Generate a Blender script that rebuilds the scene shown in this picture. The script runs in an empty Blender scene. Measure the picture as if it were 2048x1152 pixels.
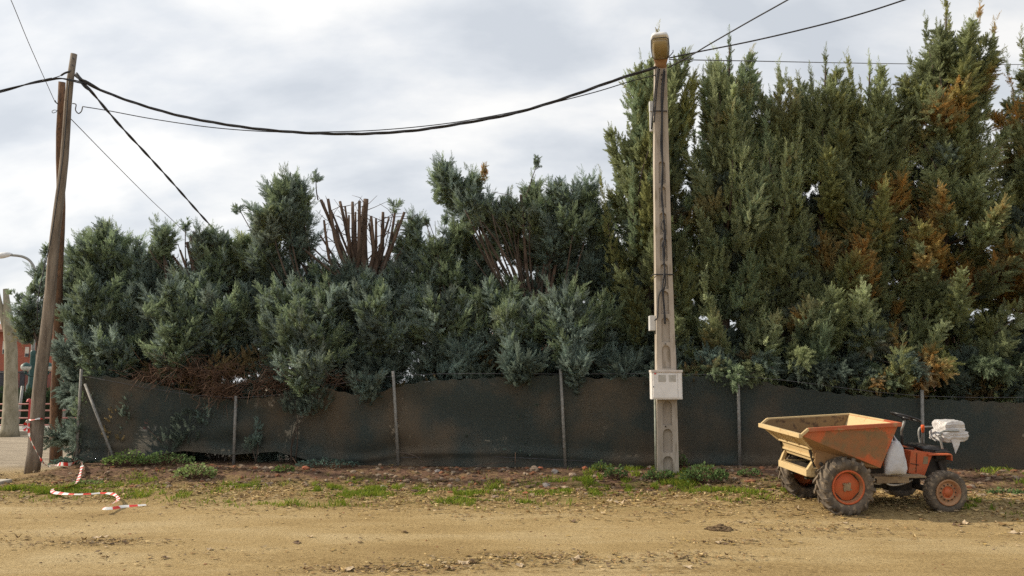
import bpy, math, random
import numpy as np
R = math.radians
random.seed(7)
rng = np.random.default_rng(11)
SC = bpy.context.scene
COL = SC.collection

# ------------------------------------------------------------------ camera
H = 1.65                      # eye height
F = 1577.0                    # focal length in photo pixels (2048 wide)
PITCH = math.atan2(189.0, F)  # horizon sits at row 765
cam_d = bpy.data.cameras.new('camera'); cam = bpy.data.objects.new('camera', cam_d); COL.objects.link(cam)
cam.location = (0, 0, H); cam.rotation_euler = (R(90) + PITCH, 0, 0)
cam_d.sensor_width = 36.0; cam_d.lens = F / 2048 * 36.0
cam_d.clip_start = 0.1; cam_d.clip_end = 3000
SC.camera = cam
# ------------------------------------------------------------------ sun, sky, exposure
SUN_EL, SUN_AZ = R(33), R(10)     # sun to the left (-X), a little beyond the hedge (+Y)
SUNV = np.array([-math.cos(SUN_EL) * math.cos(SUN_AZ), math.cos(SUN_EL) * math.sin(SUN_AZ), math.sin(SUN_EL)])
sun_d = bpy.data.lights.new('sun', 'SUN'); sun = bpy.data.objects.new('sun', sun_d); COL.objects.link(sun)
sun_d.energy = 3.9; sun_d.angle = R(1.2); sun_d.color = (1.0, 0.88, 0.70)
from mathutils import Vector, Matrix
sun.rotation_euler = Vector(SUNV).to_track_quat('Z', 'Y').to_euler()
sun.location = (-20, 10, 20)

W = bpy.data.worlds.new('World'); SC.world = W; W.use_nodes = True
nt = W.node_tree; nd = nt.nodes; lk = nt.links
bg = nd['Background']; bg.inputs['Strength'].default_value = 0.1
def N(tree, typ, **kw):
    n = tree.nodes.new(typ)
    for k, v in kw.items():
        if hasattr(n, k): setattr(n, k, v)
        else: n.inputs[k].default_value = v
    return n
sky = N(nt, 'ShaderNodeTexSky', sky_type='NISHITA', sun_disc=False)
sky.sun_elevation = SUN_EL; sky.sun_rotation = math.atan2(SUNV[0], SUNV[1])
sky.air_density = 1.2; sky.dust_density = 2.0
tc = N(nt, 'ShaderNodeTexCoord')
sep = N(nt, 'ShaderNodeSeparateXYZ'); lk.new(tc.outputs['Generated'], sep.inputs[0])
za = N(nt, 'ShaderNodeMath', operation='MAXIMUM'); lk.new(sep.outputs['Z'], za.inputs[0]); za.inputs[1].default_value = 0.0
zb = N(nt, 'ShaderNodeMath', operation='ADD'); lk.new(za.outputs[0], zb.inputs[0]); zb.inputs[1].default_value = 0.55
dx = N(nt, 'ShaderNodeMath', operation='DIVIDE'); lk.new(sep.outputs['X'], dx.inputs[0]); lk.new(zb.outputs[0], dx.inputs[1])
dy = N(nt, 'ShaderNodeMath', operation='DIVIDE'); lk.new(sep.outputs['Y'], dy.inputs[0]); lk.new(zb.outputs[0], dy.inputs[1])
cmb = N(nt, 'ShaderNodeCombineXYZ'); lk.new(dx.outputs[0], cmb.inputs[0]); lk.new(dy.outputs[0], cmb.inputs[1])
n1 = N(nt, 'ShaderNodeTexNoise'); n1.inputs['Scale'].default_value = 3.2; n1.inputs['Detail'].default_value = 9; n1.inputs['Roughness'].default_value = 0.52
n1.inputs['Distortion'].default_value = 0.12
mp = N(nt, 'ShaderNodeMapping'); mp.inputs['Location'].default_value = (5.3, 2.2, 0.4); mp.inputs['Scale'].default_value = (1, 1.9, 1)
lk.new(cmb.outputs[0], mp.inputs[0]); lk.new(mp.outputs[0], n1.inputs['Vector'])
cr = N(nt, 'ShaderNodeValToRGB'); e = cr.color_ramp
e.elements[0].position = 0.36; e.elements[0].color = (0.66, 0.70, 0.755, 1)
e.elements[1].position = 0.63; e.elements[1].color = (1.04, 1.03, 1.01, 1)
m_ = e.elements.new(0.47); m_.color = (0.79, 0.82, 0.86, 1)
lk.new(n1.outputs['Fac'], cr.inputs[0])
# clouds are brighter towards the sun
dotn = N(nt, 'ShaderNodeVectorMath', operation='DOT_PRODUCT'); lk.new(tc.outputs['Generated'], dotn.inputs[0]); dotn.inputs[1].default_value = tuple(SUNV)
mr = N(nt, 'ShaderNodeMapRange'); lk.new(dotn.outputs['Value'], mr.inputs[0])
mr.inputs[1].default_value = -0.6; mr.inputs[2].default_value = 1.0; mr.inputs[3].default_value = 7.1; mr.inputs[4].default_value = 8.6
mul = N(nt, 'ShaderNodeVectorMath', operation='SCALE'); lk.new(cr.outputs[0], mul.inputs[0]); lk.new(mr.outputs[0], mul.inputs['Scale'])
mx = N(nt, 'ShaderNodeMix', data_type='RGBA'); mx.inputs[0].default_value = 0.93
lk.new(sky.outputs[0], mx.inputs[6]); lk.new(mul.outputs[0], mx.inputs[7]); lk.new(mx.outputs[2], bg.inputs['Color'])

SC.view_settings.view_transform = 'Standard'; SC.view_settings.look = 'None'
SC.view_settings.exposure = 0.35; SC.view_settings.gamma = 1.0; SC.view_settings.use_curve_mapping = False
SC.render.engine = 'CYCLES'
SC.cycles.max_bounces = 8; SC.cycles.transparent_max_bounces = 12; SC.cycles.use_denoising = False

# ------------------------------------------------------------------ projection helpers
CP, SP = math.cos(PITCH), math.sin(PITCH)
def ray(px, py):
    x = (px - 1024) / F; y = (576 - py) / F
    return np.array([x, CP - y * SP, SP + y * CP])
def P(px, py, Y):
    r = ray(px, py); return np.array([r[0] / r[1] * Y, Y, H + r[2] / r[1] * Y])
def G(px, py, z=0.0):
    r = ray(px, py); k = (z - H) / r[2]; return np.array([r[0] * k, r[1] * k, z])
def fence_y(X): return 13.96 - 0.1087 * X

def vnoise(x, y, seed=0):
    x = np.asarray(x, float); y = np.asarray(y, float)
    xi = np.floor(x); yi = np.floor(y); fx = x - xi; fy = y - yi
    fx = fx * fx * (3 - 2 * fx); fy = fy * fy * (3 - 2 * fy)
    def h(a, b):
        v = np.sin(a * 127.1 + b * 311.7 + seed * 74.7) * 43758.5453
        return v - np.floor(v)
    return (h(xi, yi) * (1 - fx) + h(xi + 1, yi) * fx) * (1 - fy) + (h(xi, yi + 1) * (1 - fx) + h(xi + 1, yi + 1) * fx) * fy
def fbm(x, y, seed=0, o=4):
    s = 0; a = 0.5
    for i in range(o):
        s = s + a * vnoise(x * 2 ** i, y * 2 ** i, seed + i); a *= 0.5
    return s
def sstep(a, b, x):
    t = np.clip((x - a) / (b - a), 0, 1); return t * t * (3 - 2 * t)
def gz(X, Y):
    X = np.asarray(X, float); Y = np.asarray(Y, float)
    s = fence_y(X) - Y + 0.35 * (vnoise(X * 0.8, Y * 0.8, 5) - 0.5)
    side = sstep(-8.9, -7.6, X)
    bank = 0.19 * (1 - sstep(0.35, 1.7, s)) * side * (1 - 0.5 * sstep(-3, -6, -s * 0 + s))
    near = sstep(30, 18, Y) * sstep(-14, -11, X) * sstep(16, 12, X)
    und = 0.03 * (fbm(X * 0.45, Y * 0.9, 3) - 0.47) + 0.014 * (fbm(X * 2.2, Y * 3, 9) - 0.47)
    rut = -0.018 * np.exp(-((Y - 7.45 - 0.1 * np.sin(X * 0.4)) / 0.28) ** 2) - 0.014 * np.exp(-((Y - 9.35 - 0.12 * np.sin(X * 0.3 + 1)) / 0.3) ** 2)
    rough = 0.035 * (fbm(X * 5, Y * 5, 21) - 0.47) * sstep(2.3, 0.9, s) * side
    lift = 0.065 * sstep(9.75, 10.95, Y) * sstep(1.6, 3.2, X) * sstep(11, 8, X)
    return (und + rut) * near + lift * sstep(20, 14, Y) + bank * sstep(40, 24, Y) + rough * near

# ------------------------------------------------------------------ materials
def mat(name):
    m = bpy.data.materials.new(name); m.use_nodes = True
    t = m.node_tree; return m, t, t.nodes['Principled BSDF']
def lin(c): return (*c, 1.0)
def noise_mat(name, c1, c2, scale=6, rough=0.8, detail=6, stretch=(1, 1, 1), lo=0.35, hi=0.65, bump=0.0, bscale=None, metal=0.0, c3=None, s3=40, f3=0.5, spec=0.3):
    m, t, b = mat(name); L = t.links
    tc = N(t, 'ShaderNodeTexCoord'); mp = N(t, 'ShaderNodeMapping'); mp.inputs['Scale'].default_value = stretch
    L.new(tc.outputs['Object'], mp.inputs[0])
    n = N(t, 'ShaderNodeTexNoise'); n.inputs['Scale'].default_value = scale; n.inputs['Detail'].default_value = detail; n.inputs['Roughness'].default_value = 0.6
    L.new(mp.outputs[0], n.inputs['Vector'])
    cr = N(t, 'ShaderNodeValToRGB'); cr.color_ramp.elements[0].position = lo; cr.color_ramp.elements[0].color = lin(c1)
    cr.color_ramp.elements[1].position = hi; cr.color_ramp.elements[1].color = lin(c2)
    L.new(n.outputs['Fac'], cr.inputs[0]); out = cr.outputs[0]
    if c3 is not None:
        n3 = N(t, 'ShaderNodeTexNoise'); n3.inputs['Scale'].default_value = s3; n3.inputs['Detail'].default_value = 4
        L.new(mp.outputs[0], n3.inputs['Vector'])
        r3 = N(t, 'ShaderNodeMapRange'); L.new(n3.outputs['Fac'], r3.inputs[0]); r3.inputs[1].default_value = f3; r3.inputs[2].default_value = f3 + 0.14
        mxx = N(t, 'ShaderNodeMix', data_type='RGBA'); L.new(r3.outputs[0], mxx.inputs[0]); L.new(out, mxx.inputs[6]); mxx.inputs[7].default_value = lin(c3); out = mxx.outputs[2]
    L.new(out, b.inputs['Base Color']); b.inputs['Roughness'].default_value = rough; b.inputs['Metallic'].default_value = metal
    b.inputs['Specular IOR Level'].default_value = spec
    if bump:
        nb = N(t, 'ShaderNodeTexNoise'); nb.inputs['Scale'].default_value = bscale or scale * 5; nb.inputs['Detail'].default_value = 5
        L.new(mp.outputs[0], nb.inputs['Vector'])
        bp = N(t, 'ShaderNodeBump'); bp.inputs['Strength'].default_value = bump; bp.inputs['Distance'].default_value = 0.02
        L.new(nb.outputs['Fac'], bp.inputs['Height']); L.new(bp.outputs[0], b.inputs['Normal'])
    return m
def tint_mat(name, rough=0.8, transl=0.0, bump=0.0):
    """surface whose own colour comes from the mesh attribute 'tint'"""
    m, t, b = mat(name); L = t.links
    a = N(t, 'ShaderNodeAttribute'); a.attribute_name = 'tint'
    L.new(a.outputs['Color'], b.inputs['Base Color']); b.inputs['Roughness'].default_value = rough; b.inputs['Specular IOR Level'].default_value = 0.2
    if transl:
        tr = N(t, 'ShaderNodeBsdfTranslucent'); L.new(a.outputs['Color'], tr.inputs['Color'])
        ms = N(t, 'ShaderNodeMixShader'); ms.inputs[0].default_value = transl
        L.new(b.outputs[0], ms.inputs[1]); L.new(tr.outputs[0], ms.inputs[2]); L.new(ms.outputs[0], t.nodes['Material Output'].inputs['Surface'])
    return m

M_leaf = tint_mat('cypress_foliage', 0.7, 0.48)
M_grass = tint_mat('grass_blades', 0.7, 0.35)
M_litter = tint_mat('dry_litter', 0.9, 0.0)
M_bark = noise_mat('cypress_bark', (0.045, 0.034, 0.027), (0.115, 0.086, 0.066), 9, 0.95, stretch=(1, 1, 0.25), bump=0.6)
M_stub = noise_mat('reddish_cut_bark', (0.058, 0.041, 0.032), (0.155, 0.108, 0.080), 9, 0.95, stretch=(1, 1, 0.3), bump=0.7)
M_cut = noise_mat('cut_wood', (0.30, 0.2, 0.12), (0.42, 0.30, 0.19), 14)
M_twig = noise_mat('dead_twigs', (0.075, 0.042, 0.03), (0.19, 0.115, 0.075), 5, 0.95)
M_pole_grey = noise_mat('weathered_pole_wood', (0.115, 0.092, 0.074), (0.265, 0.222, 0.178), 7, 0.9, stretch=(1.6, 1.6, 0.12), bump=0.7, bscale=22, c3=(0.40, 0.34, 0.28), s3=95, f3=0.60)
M_pole_red = noise_mat('reddish_pole_wood', (0.10, 0.065, 0.048), (0.21, 0.118, 0.07), 6, 0.9, stretch=(1.6, 1.6, 0.12), bump=0.7, bscale=22, c3=(0.05, 0.035, 0.028), s3=40, f3=0.52)
M_conc = noise_mat('pole_concrete', (0.31, 0.265, 0.215), (0.46, 0.405, 0.345), 5, 0.92, stretch=(1, 1, .22), bump=0.25, bscale=60, c3=(0.28, 0.235, 0.18), s3=13, f3=0.56)
M_cable = noise_mat('black_cable', (0.018, 0.018, 0.02), (0.04, 0.04, 0.045), 20, 0.6)
M_wire = noise_mat('thin_wire', (0.06, 0.06, 0.07), (0.12, 0.12, 0.13), 20, 0.6)
M_galv = noise_mat('galvanised_steel', (0.20, 0.20, 0.19), (0.36, 0.36, 0.34), 18, 0.6, metal=0.35)
M_postm = noise_mat('dull_post_steel', (0.17, 0.165, 0.15), (0.29, 0.28, 0.26), 25, 0.75, metal=0.2, c3=(0.17, 0.10, 0.06), s3=30, f3=0.6)
M_box = noise_mat('meter_box_plastic', (0.66, 0.63, 0.60), (0.76, 0.735, 0.71), 5, 0.5, c3=(0.60, 0.55, 0.50), s3=9, f3=0.62)
M_boxgrey = noise_mat('grey_plastic', (0.5, 0.5, 0.5), (0.62, 0.62, 0.61), 6, 0.5)
M_window = noise_mat('cloudy_window', (0.36, 0.34, 0.30), (0.46, 0.44, 0.40), 20, 0.35)
M_redmark = noise_mat('red_mark', (0.5, 0.05, 0.03), (0.55, 0.07, 0.04), 20, 0.5)
M_lampbody = noise_mat('lamp_body', (0.60, 0.61, 0.62), (0.72, 0.72, 0.72), 12, 0.45)
M_lampneck = noise_mat('rusty_lamp_neck', (0.26, 0.155, 0.095), (0.38, 0.245, 0.155), 12, 0.7)

def net_material():
    m, t, b = mat('shade_net'); L = t.links
    tc = N(t, 'ShaderNodeTexCoord')
    n = N(t, 'ShaderNodeTexNoise'); n.inputs['Scale'].default_value = 0.9; n.inputs['Detail'].default_value = 4
    L.new(tc.outputs['Object'], n.inputs['Vector'])
    cr = N(t, 'ShaderNodeValToRGB'); cr.color_ramp.elements[0].position = 0.44; cr.color_ramp.elements[0].color = (0.046, 0.056, 0.052, 1)
    cr.color_ramp.elements[1].position = 0.64; cr.color_ramp.elements[1].color = (0.105, 0.083, 0.060, 1)
    L.new(n.outputs['Fac'], cr.inputs[0])
    sp = N(t, 'ShaderNodeTexNoise'); sp.inputs['Scale'].default_value = 75; sp.inputs['Detail'].default_value = 4; sp.inputs['Roughness'].default_value = 0.8
    L.new(tc.outputs['Object'], sp.inputs['Vector'])
    r3 = N(t, 'ShaderNodeMapRange'); L.new(sp.outputs['Fac'], r3.inputs[0]); r3.inputs[1].default_value = 0.54; r3.inputs[2].default_value = 0.72
    mxx = N(t, 'ShaderNodeMix', data_type='RGBA'); L.new(r3.outputs[0], mxx.inputs[0]); L.new(cr.outputs[0], mxx.inputs[6]); mxx.inputs[7].default_value = (0.15, 0.128, 0.095, 1)
    L.new(mxx.outputs[2], b.inputs['Base Color']); b.inputs['Roughness'].default_value = 1.0; b.inputs['Specular IOR Level'].default_value = 0.0
    tr = N(t, 'ShaderNodeBsdfTransparent')
    n2 = N(t, 'ShaderNodeTexNoise'); n2.inputs['Scale'].default_value = 260; n2.inputs['Detail'].default_value = 1
    L.new(tc.outputs['Object'], n2.inputs['Vector'])
    r2 = N(t, 'ShaderNodeMapRange'); L.new(n2.outputs['Fac'], r2.inputs[0]); r2.inputs[1].default_value = 0.45; r2.inputs[2].default_value = 0.62; r2.inputs[3].default_value = 0.0; r2.inputs[4].default_value = 0.34
    ms = N(t, 'ShaderNodeMixShader'); L.new(r2.outputs[0], ms.inputs[0]); L.new(b.outputs[0], ms.inputs[1]); L.new(tr.outputs[0], ms.inputs[2])
    L.new(ms.outputs[0], t.nodes['Material Output'].inputs['Surface'])
    return m
M_net = net_material()

# ------------------------------------------------------------------ mesh helpers
def np_mesh(name, V, F4, mats, tint=None, smooth=False, midx=None):
    me = bpy.data.meshes.new(name); V = np.asarray(V, np.float32)
    me.vertices.add(len(V)); me.vertices.foreach_set('co', V.ravel())
    k = F4.shape[1]; nf = len(F4)
    me.loops.add(nf * k); me.loops.foreach_set('vertex_index', F4.astype(np.int32).ravel())
    me.polygons.add(nf); me.polygons.foreach_set('loop_start', np.arange(0, nf * k, k, dtype=np.int32))
    me.polygons.foreach_set('loop_total', np.full(nf, k, np.int32))
    if midx is not None: me.polygons.foreach_set('material_index', midx.astype(np.int32))
    me.polygons.foreach_set('use_smooth', np.full(nf, smooth))
    me.update(calc_edges=True)
    if tint is not None:
        a = me.attributes.new('tint', 'FLOAT_COLOR', 'POINT'); c = np.ones((len(V), 4), np.float32); c[:, :3] = tint
        a.data.foreach_set('color', c.ravel())
    for m in (mats if isinstance(mats, (list, tuple)) else [mats]): me.materials.append(m)
    return me
def link(name, me, parent=None, loc=None):
    o = bpy.data.objects.new(name, me); COL.objects.link(o)
    if loc is not None: o.location = loc
    if parent is not None: o.parent = parent
    return o
def tag(o, label=None, cat=None, group=None, kind=None):
    if label: o['label'] = label
    if cat: o['category'] = cat
    if group: o['group'] = group
    if kind: o['kind'] = kind
    return o
def thing(name, label, cat, loc=(0, 0, 0), group=None):
    o = bpy.data.objects.new(name, None); COL.objects.link(o); o.location = tuple(loc); o.empty_display_size = 0.2
    return tag(o, label, cat, group)

def basis(d):
    d = np.asarray(d, float); d = d / np.linalg.norm(d)
    a = np.array([0, 0, 1.0]) if abs(d[2]) < 0.9 else np.array([1.0, 0, 0])
    u = np.cross(a, d); u /= np.linalg.norm(u); v = np.cross(d, u); return u, v, d
class MB:
    """collects shapes, then becomes ONE mesh object"""
    def __init__(s): s.v = []; s.f = []; s.m = []; s.sm = []
    def add(s, V, Fs, m=0, sm=False):
        b = len(s.v); s.v += [tuple(map(float, p)) for p in V]
        for f in Fs: s.f.append(tuple(i + b for i in f)); s.m.append(m); s.sm.append(sm)
        return s
    def hexa(s, c8, m=0):   # 8 corners: bottom 4 ccw, top 4 ccw
        return s.add(c8, [(3, 2, 1, 0), (4, 5, 6, 7), (0, 1, 5, 4), (1, 2, 6, 5), (2, 3, 7, 6), (3, 0, 4, 7)], m)
    def box(s, c, d, m=0, rz=0, M=None):
        hx, hy, hz = d[0] / 2, d[1] / 2, d[2] / 2; ca, sa = math.cos(rz), math.sin(rz); out = []
        for z in (-hz, hz):
            for x, y in ((-hx, -hy), (hx, -hy), (hx, hy), (-hx, hy)):
                p = np.array([x * ca - y * sa, x * sa + y * ca, z])
                if M is not None: p = np.array(M) @ p
                out.append(p + np.asarray(c, float))
        return s.hexa(out, m)
    def tube(s, pts, rad, n=8, m=0, sm=True, caps=True, mcap=None):
        pts = [np.asarray(p, float) for p in pts]; k = len(pts)
        if np.isscalar(rad): rad = [rad] * k
        V = []; u = None
        for i in range(k):
            d = pts[min(i + 1, k - 1)] - pts[max(i - 1, 0)]; d = d / (np.linalg.norm(d) + 1e-9)
            if u is None: u, v, _ = basis(d)
            else:
                u = u - d * np.dot(u, d); u /= (np.linalg.norm(u) + 1e-9); v = np.cross(d, u)
            for j in range(n):
                a = 2 * math.pi * j / n; V.append(pts[i] + rad[i] * (math.cos(a) * u + math.sin(a) * v))
        Fs = [(i * n + j, i * n + (j + 1) % n, (i + 1) * n + (j + 1) % n, (i + 1) * n + j) for i in range(k - 1) for j in range(n)]
        s.add(V, Fs, m, sm)
        if caps:
            b = len(s.v) - k * n
            s.f.append(tuple(b + j for j in reversed(range(n)))); s.m.append(m if mcap is None else mcap); s.sm.append(False)
            s.f.append(tuple(b + (k - 1) * n + j for j in range(n))); s.m.append(m if mcap is None else mcap); s.sm.append(False)
        return s
    def lathe(s, prof, c, axis='y', n=40, m=0, sm=True, flip=False):
        V = []; k = len(prof)
        for (a, r) in prof:
            for j in range(n):
                t = 2 * math.pi * j / n; p = (r * math.cos(t), a, r * math.sin(t)) if axis == 'y' else (r * math.cos(t), r * math.sin(t), a)
                V.append(np.asarray(c, float) + p)
        Fs = []
        for i in range(k - 1):
            for j in range(n):
                q = (i * n + j, i * n + (j + 1) % n, (i + 1) * n + (j + 1) % n, (i + 1) * n + j); Fs.append(q[::-1] if flip else q)
        return s.add(V, Fs, m, sm)
    def prism(s, poly, d, m=0, sm=False):  # poly: list of 3d points, extruded by vector d
        poly = [np.asarray(p, float) for p in poly]; d = np.asarray(d, float); n = len(poly)
        V = poly + [p + d for p in poly]
        return s.add(V, [tuple(range(n))[::-1], tuple(range(n, 2 * n))] + [(i, (i + 1) % n, n + (i + 1) % n, n + i) for i in range(n)], m, sm)
    def build(s, name, mats, parent=None, local=False):
        off = np.zeros(3)
        if parent is not None and not local:
            p = parent
            while p is not None: off += np.array(p.location); p = p.parent
        me = bpy.data.meshes.new(name); me.from_pydata([tuple(np.array(v) - off) for v in s.v], [], s.f)
        for m in (mats if isinstance(mats, (list, tuple)) else [mats]): me.materials.append(m)
        me.polygons.foreach_set('material_index', np.array(s.m, np.int32)); me.polygons.foreach_set('use_smooth', np.array(s.sm))
        me.update()
        import bmesh
        b = bmesh.new(); b.from_mesh(me); bmesh.ops.recalc_face_normals(b, faces=b.faces); b.to_mesh(me); b.free()
        return link(name, me, parent)
def bevel(o, w=0.006, seg=2):
    md = o.modifiers.new('bevel', 'BEVEL'); md.width = w; md.segments = seg; md.limit_method = 'ANGLE'; md.angle_limit = R(35); return o
def smooth_path(pts, n=8):
    pts = [np.asarray(p, float) for p in pts]; out = []
    for i in range(len(pts) - 1):
        p0 = pts[max(i - 1, 0)]; p1 = pts[i]; p2 = pts[i + 1]; p3 = pts[min(i + 2, len(pts) - 1)]
        for j in range(n):
            t = j / n; out.append(0.5 * ((2 * p1) + (-p0 + p2) * t + (2 * p0 - 5 * p1 + 4 * p2 - p3) * t * t + (-p0 + 3 * p1 - 3 * p2 + p3) * t ** 3))
    out.append(pts[-1]); return out

# ------------------------------------------------------------------ ground
def axis_lines(lo, hi, step, far):
    a = list(np.arange(lo, hi + 1e-6, step)); g = step; x = hi
    while x < far: g *= 1.35; x += g; a.append(x)
    g = step; x = lo
    while x > -far: g *= 1.35; x -= g; a.insert(0, x)
    return np.array(a)
xs = axis_lines(-11, 10.5, 0.05, 900); ys = axis_lines(5.5, 15.6, 0.045, 900)
GX, GY = np.meshgrid(xs, ys); GZ = gz(GX, GY)
nx, ny = len(xs), len(ys)
I = np.arange(nx * ny).reshape(ny, nx)
Fq = np.stack([I[:-1, :-1], I[:-1, 1:], I[1:, 1:], I[1:, :-1]], -1).reshape(-1, 4)
S_ = fence_y(GX) - GY
wob = 0.9 * (fbm(GX * 0.7, GY * 1.3, 31) - 0.47)
soil = sstep(1.75, 1.0, S_ + wob * 0.8) * sstep(-7, -4.5, S_) * sstep(-8.9, -7.4, GX + wob)
litter = sstep(4.0, 2.4, S_ + wob) * (1 - 0.0 * soil) * sstep(14.9, 14.0, GY + 0 * GX) + 0.85 * sstep(0.50, 0.60, fbm(GX * 0.55, GY * 2.2, 61)) * sstep(8.4, 7.2, GY)
GRASS = [  # photo px ellipses of green growth: cx, cy, rx, ry, density
 (35, 975, 42, 10, 1.0), (130, 978, 60, 12, .8), (230, 968, 80, 12, .45), (330, 985, 130, 10, .2), (490, 968, 70, 6, .5), (650, 972, 40, 8, .9), (705, 982, 40, 8, .8), (760, 978, 60, 10, .8), (720, 965, 40, 6, .6),
 (830, 975, 40, 9, 1.0), (910, 990, 45, 10, 1.0), (990, 972, 16, 5, 1.0), (930, 985, 90, 16, .35), (1100, 975, 60, 9, .9), (1180, 975, 80, 11, .8), (1290, 972, 90, 10, .7), (1420, 985, 70, 10, .45), (1530, 992, 50, 7, .4), (1500, 1002, 70, 6, .35),
 (1560, 985, 60, 10, .5), (1990, 1018, 45, 7, .6), (1950, 1010, 60, 10, .4), (600, 1000, 200, 8, .22), (1010, 1000, 120, 8, .25), (1230, 960, 60, 12, .5), (1350, 965, 80, 12, .6), (2030, 975, 40, 12, .4)]
moss = np.zeros_like(GX); GR = []
for (cx, cy, rx, ry, dn) in GRASS:
    c = G(cx, cy, 0.05); a = G(cx + rx, cy, 0.05); b0 = G(cx, cy - ry, 0.05); b1 = G(cx, cy + ry, 0.05)
    rX = abs(a[0] - c[0]); rY = max(abs(b0[1] - b1[1]) / 2, 0.1); GR.append((c[0], c[1], rX, rY, dn))
    q = ((GX - c[0]) / rX) ** 2 + ((GY - c[1]) / rY) ** 2
    moss = np.maximum(moss, np.exp(-q * 0.9) * min(1, dn + 0.2))
moss *= sstep(0.36, 0.56, fbm(GX * 3, GY * 3, 41))
moss = np.maximum(moss, 0.55 * sstep(0.42, 0.60, fbm(GX * 1.1, GY * 2.0, 44)) * sstep(3.6, 2.4, S_) * sstep(0.9, 1.5, S_))
def ground_material():
    m, t, b = mat('dirt_ground'); L = t.links
    tc = N(t, 'ShaderNodeTexCoord'); at = N(t, 'ShaderNodeAttribute'); at.attribute_name = 'tint'
    sp = N(t, 'ShaderNodeSeparateColor'); L.new(at.outputs['Color'], sp.inputs[0])
    def noise(scale, detail=6, stretch=(1, 1, 1), rough=0.6):
        mp = N(t, 'ShaderNodeMapping'); mp.inputs['Scale'].default_value = stretch; L.new(tc.outputs['Object'], mp.inputs[0])
        n = N(t, 'ShaderNodeTexNoise'); n.inputs['Scale'].default_value = scale; n.inputs['Detail'].default_value = detail; n.inputs['Roughness'].default_value = rough
        L.new(mp.outputs[0], n.inputs['Vector']); return n.outputs['Fac']
    def ramp(fac, stops):
        c = N(t, 'ShaderNodeValToRGB'); e = c.color_ramp
        e.elements[0].position = stops[0][0]; e.elements[0].color = lin(stops[0][1]); e.elements[1].position = stops[-1][0]; e.elements[1].color = lin(stops[-1][1])
        for p, cc in stops[1:-1]: x = e.elements.new(p); x.color = lin(cc)
        L.new(fac, c.inputs[0]); return c.outputs[0]
    def mix(f, a, bb):
        x = N(t, 'ShaderNodeMix', data_type='RGBA'); L.new(f, x.inputs[0]); L.new(a, x.inputs[6]); L.new(bb, x.inputs[7]); return x.outputs[2]
    def rng_(f, a, bb, c=0, d=1):
        r = N(t, 'ShaderNodeMapRange'); L.new(f, r.inputs[0]); r.inputs[1].default_value = a; r.inputs[2].default_value = bb; r.inputs[3].default_value = c; r.inputs[4].default_value = d; return r.outputs[0]
    def mulv(a, bb):
        x = N(t, 'ShaderNodeMath', operation='MULTIPLY'); L.new(a, x.inputs[0]); L.new(bb, x.inputs[1]); x.use_clamp = True; return x.outputs[0]
    tan = ramp(noise(0.85, 9, (0.42, 1.25, 1), 0.66), [(0.30, (0.30, 0.205, 0.088)), (0.48, (0.41, 0.295, 0.138)), (0.70, (0.52, 0.405, 0.225))])
    grit = ramp(noise(34, 5, (0.75, 1, 1), 0.75), [(0.30, (0.42, 0.37, 0.31)), (0.44, (0.85, 0.84, 0.82)), (0.58, (1.0, 1.0, 1.0)), (0.74, (1.30, 1.28, 1.22))])
    tg = N(t, 'ShaderNodeMix', data_type='RGBA', blend_type='MULTIPLY'); tg.inputs[0].default_value = 1; L.new(tan, tg.inputs[6]); L.new(grit, tg.inputs[7])
    chips = ramp(noise(24, 4, (0.7, 1, 1), 0.8), [(0.34, (0.08, 0.05, 0.022)), (0.46, (0.22, 0.145, 0.058)), (0.58, (0.38, 0.265, 0.115)), (0.68, (0.52, 0.39, 0.21))])
    lf = mulv(sp.outputs['Blue'], rng_(noise(7, 5), 0.30, 0.55))
    c1 = mix(lf, tg.outputs[2], chips)
    soilc = ramp(noise(16, 6, (1, 1, 1), 0.75), [(0.32, (0.055, 0.032, 0.022)), (0.5, (0.14, 0.08, 0.052)), (0.66, (0.24, 0.145, 0.10))])
    c2 = mix(mulv(sp.outputs['Red'], rng_(noise(5, 5), 0.25, 0.5)), c1, soilc)
    green = ramp(noise(30, 4), [(0.36, (0.05, 0.07, 0.012)), (0.64, (0.17, 0.20, 0.035))])
    c3 = mix(mulv(sp.outputs['Green'], rng_(noise(18, 5, rough=0.8), 0.36, 0.60, 0, 0.85)), c2, green)
    sxyz = N(t, 'ShaderNodeSeparateXYZ'); L.new(tc.outputs['Object'], sxyz.inputs[0])
    street = ramp(noise(3, 6, (.4, 1, 1)), [(0.3, (0.25, 0.205, 0.15)), (0.7, (0.40, 0.335, 0.25))])
    c3 = mix(rng_(sxyz.outputs['Y'], 14.6, 16.2), c3, street)
    L.new(c3, b.inputs['Base Color']); b.inputs['Roughness'].default_value = 0.95; b.inputs['Specular IOR Level'].default_value = 0.15
    bp = N(t, 'ShaderNodeBump'); bp.inputs['Strength'].default_value = 0.9; bp.inputs['Distance'].default_value = 0.03
    L.new(noise(30, 6, rough=0.75), bp.inputs['Height']); L.new(bp.outputs[0], b.inputs['Normal'])
    return m
gm = np_mesh('ground', np.stack([GX, GY, GZ], -1).reshape(-1, 3), Fq, ground_material(), np.stack([soil, moss, np.clip(litter, 0, 1)], -1).reshape(-1, 3), smooth=True)
tag(link('ground', gm), kind='structure')

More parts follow.
